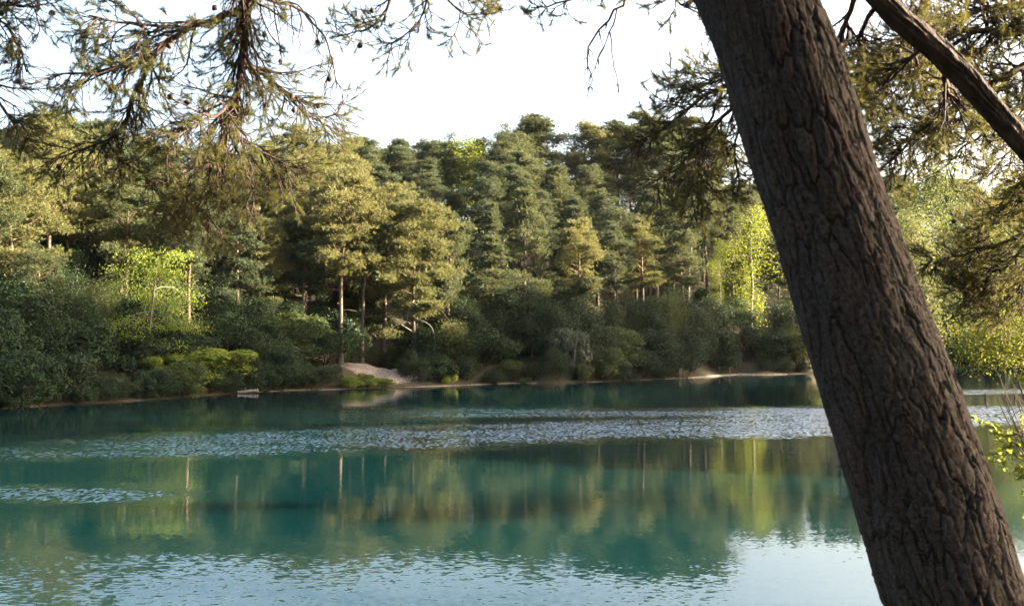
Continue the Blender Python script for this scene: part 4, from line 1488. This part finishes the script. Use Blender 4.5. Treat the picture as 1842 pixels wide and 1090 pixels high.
sb = V(3.75, 6.3, gz(3.75, 6.3))
leaf_shrub('oak_shrub', sb, [
    ([sb - V(0, 0, 0.1), sb + V(-0.1, 0, 0.6)] + pp([(1900, 820, 6.1), (1850, 790, 6.0), (1815, 772, 6.0), (1785, 758, 6.0)]), 0.014, 0.003),
    ([sb - V(0, 0, 0.1), sb + V(-0.15, 0.05, 0.5)] + pp([(1890, 860, 6.2), (1850, 830, 6.2), (1830, 800, 6.2), (1812, 790, 6.2)]), 0.012, 0.003),
    ([sb - V(0, 0, 0.1), sb + V(-0.2, -0.05, 0.4)] + pp([(1890, 930, 6.1), (1855, 880, 6.1), (1838, 845, 6.1)]), 0.012, 0.003),
    ([sb - V(0, 0, 0.1), sb + V(-0.05, 0, 0.8)] + pp([(1900, 740, 6.2), (1865, 705, 6.2), (1845, 685, 6.2)]), 0.012, 0.003)],
    301, 'sunlit yellow green leafy shrub at the right edge beside the trunk', 0.044, 0.04, 0.2, 300)

tb = V(15.2, 23.0, gz(15.2, 23.0))
R5 = np.random.default_rng(9)
troot = leafy_proto(29, 6.5, 0.2, 2.6, 26, 0.08, 420, 'leaf_mid', spread=0.42)
o = empty('overhanging_oak', tuple(tb))
for pn, me in troot:
    link(pn, me, o, kind='stuff' if pn in ('branchwork', 'crown') else None)
lb = Buf()
lw = Buf()
for pl in ([(1990, 560, 22.5), (1900, 585, 22), (1830, 600, 21.5), (1770, 612, 21), (1722, 625, 21)], [(1980, 600, 22), (1890, 622, 21.6), (1820, 632, 21.2), (1750, 640, 21)], [(1900, 585, 22), (1850, 570, 21.5), (1800, 590, 21.2), (1760, 598, 21)]):
    pts = catmull(pp(pl), 0.12)
    tube(lw, pts - tb, np.linspace(0.05, 0.008, len(pts)), 5)
    for p in pts[8:]:
        n = 260
        e = R5.normal(size=(n, 3)) * np.array([0.28, 0.35, 0.2])
        add_leaves(lb, p - tb + e, norm(e + np.array([0, 0, 0.5])), 0.052, R5)
lo_ = link('branch', lw.mesh('oak_branch', M['bark_grey'], True), o)
link('foliage', lb.mesh('oak_branch_leaves', M['leaf_oak']), lo_, kind='stuff')
tag(o, 'yellow green branch overhanging the water right of the trunk', 'tree')

# bare twigs by the right edge
dbase = V(4.9, 8.9, gz(4.9, 8.9))
dead = Buf()
Rd = np.random.default_rng(12)
for k in range(9):
    tip = at(Rd.uniform(1790, 1850), Rd.uniform(650, 715), 8.6)
    pts = catmull([dbase - V(0, 0, 0.1), dbase + V(-0.1, 0, 0.6) + Rd.normal(size=3) * 0.1, (tip + dbase) / 2 + V(0.1, 0, 0.5), tip], 0.12)
    tube(dead, pts - dbase, np.linspace(0.012, 0.003, len(pts)), 4)
    for j in range(5):
        i = int(Rd.uniform(0.6, 0.98) * len(pts)) - 1
        g = grow(pts[i], norm(Rd.normal(size=3)), Rd.uniform(0.12, 0.35), 4, Rd, 0.1, 0.25, 0)
        tube(dead, g - dbase, np.linspace(0.004, 0.0015, 5), 3, cap=False)
o = link('bare_twig_shrub', dead.mesh('bare_twigs', M['twig'], True), loc=tuple(dbase))
tag(o, 'tangle of bare brown twigs at the right edge above the leafy shrub', 'shrub')

# ------------------------------------------------------------------ unseen near-bank wood, added behind and beside the camera to shade the trunk
R6 = np.random.default_rng(88)
back_spots = [(-3.5, -4.5), (1.0, -5.5), (5.0, -4.0), (-8.5, -2.0), (9.0, -2.0), (-5.0, -10.0), (3.0, -11.0), (11.0, -9.0), (-12.0, -7.0), (7.5, 4.2)]
for i, (x, y) in enumerate(back_spots):
    o = plant(['round', 'flat', 'sunlit_round'][i % 3], 'pine_tree', x, y, R6.uniform(11, 13), R6.uniform(0, 6.28), 1.2)
    tag(o, f'unseen pine added on the near bank behind the viewer, {ORD[i]} counted along the bank', 'tree', 'unseen pines added on the near bank')
for i, (x, y) in enumerate([(-2.5, -3.0), (2.0, -3.4), (-6.0, -3.5), (6.0, -2.5), (0.0, -7.0), (-9.0, -5.5), (9.5, -5.5)]):
    o = plant('rhodo_b', 'rhododendron_bush', x, y, R6.uniform(2.8, 3.6), R6.uniform(0, 6.28), 1.3)
    tag(o, f'unseen dark bush added on the near bank behind the viewer, {ORD[i]} counted along the bank', 'bush', 'unseen bushes added on the near bank')

# tall pines along the right-hand shore: they stand between the low sun and the lake
i = 0
for k, (ax, ay) in enumerate([(31, 47), (35, 53), (39, 60), (43, 66), (47.5, 72), (52, 79), (57, 85), (62, 92), (67, 98), (73, 104), (79, 110)]):
    for back in (3.0, 6.5, 10.5):
        x, y = ax + back + R6.uniform(-1, 1), ay - back * 0.6 + R6.uniform(-1.5, 1.5)
        o = plant(['round', 'sunlit_round', 'cone', 'ragged'][i % 4], 'pine_tree', x, y, R6.uniform(15, 18.5), R6.uniform(0, 6.28), 1.15)
        tag(o, f'tall pine of the right-hand shore beyond the frame edge, {ordinal(i)} going round', 'tree', 'pines of the right-hand shore')
        i += 1

# ------------------------------------------------------------------ the evening air over the lake
def haze():
    m, nt, out = new_mat('thin_haze')
    pv = nt.nodes.new('ShaderNodeVolumePrincipled')
    pv.inputs['Color'].default_value = (0.95, 0.93, 0.9, 1)
    pv.inputs['Density'].default_value = 0.00003
    pv.inputs['Anisotropy'].default_value = 0.35
    nt.links.new(pv.outputs[0], out.inputs['Volume'])
    v, q = box((0, 140, 24), 620, 540, 60)
    b = Buf()
    b.add(v, None, q)
    link('haze', b.mesh('haze', m), kind='stuff')


haze()
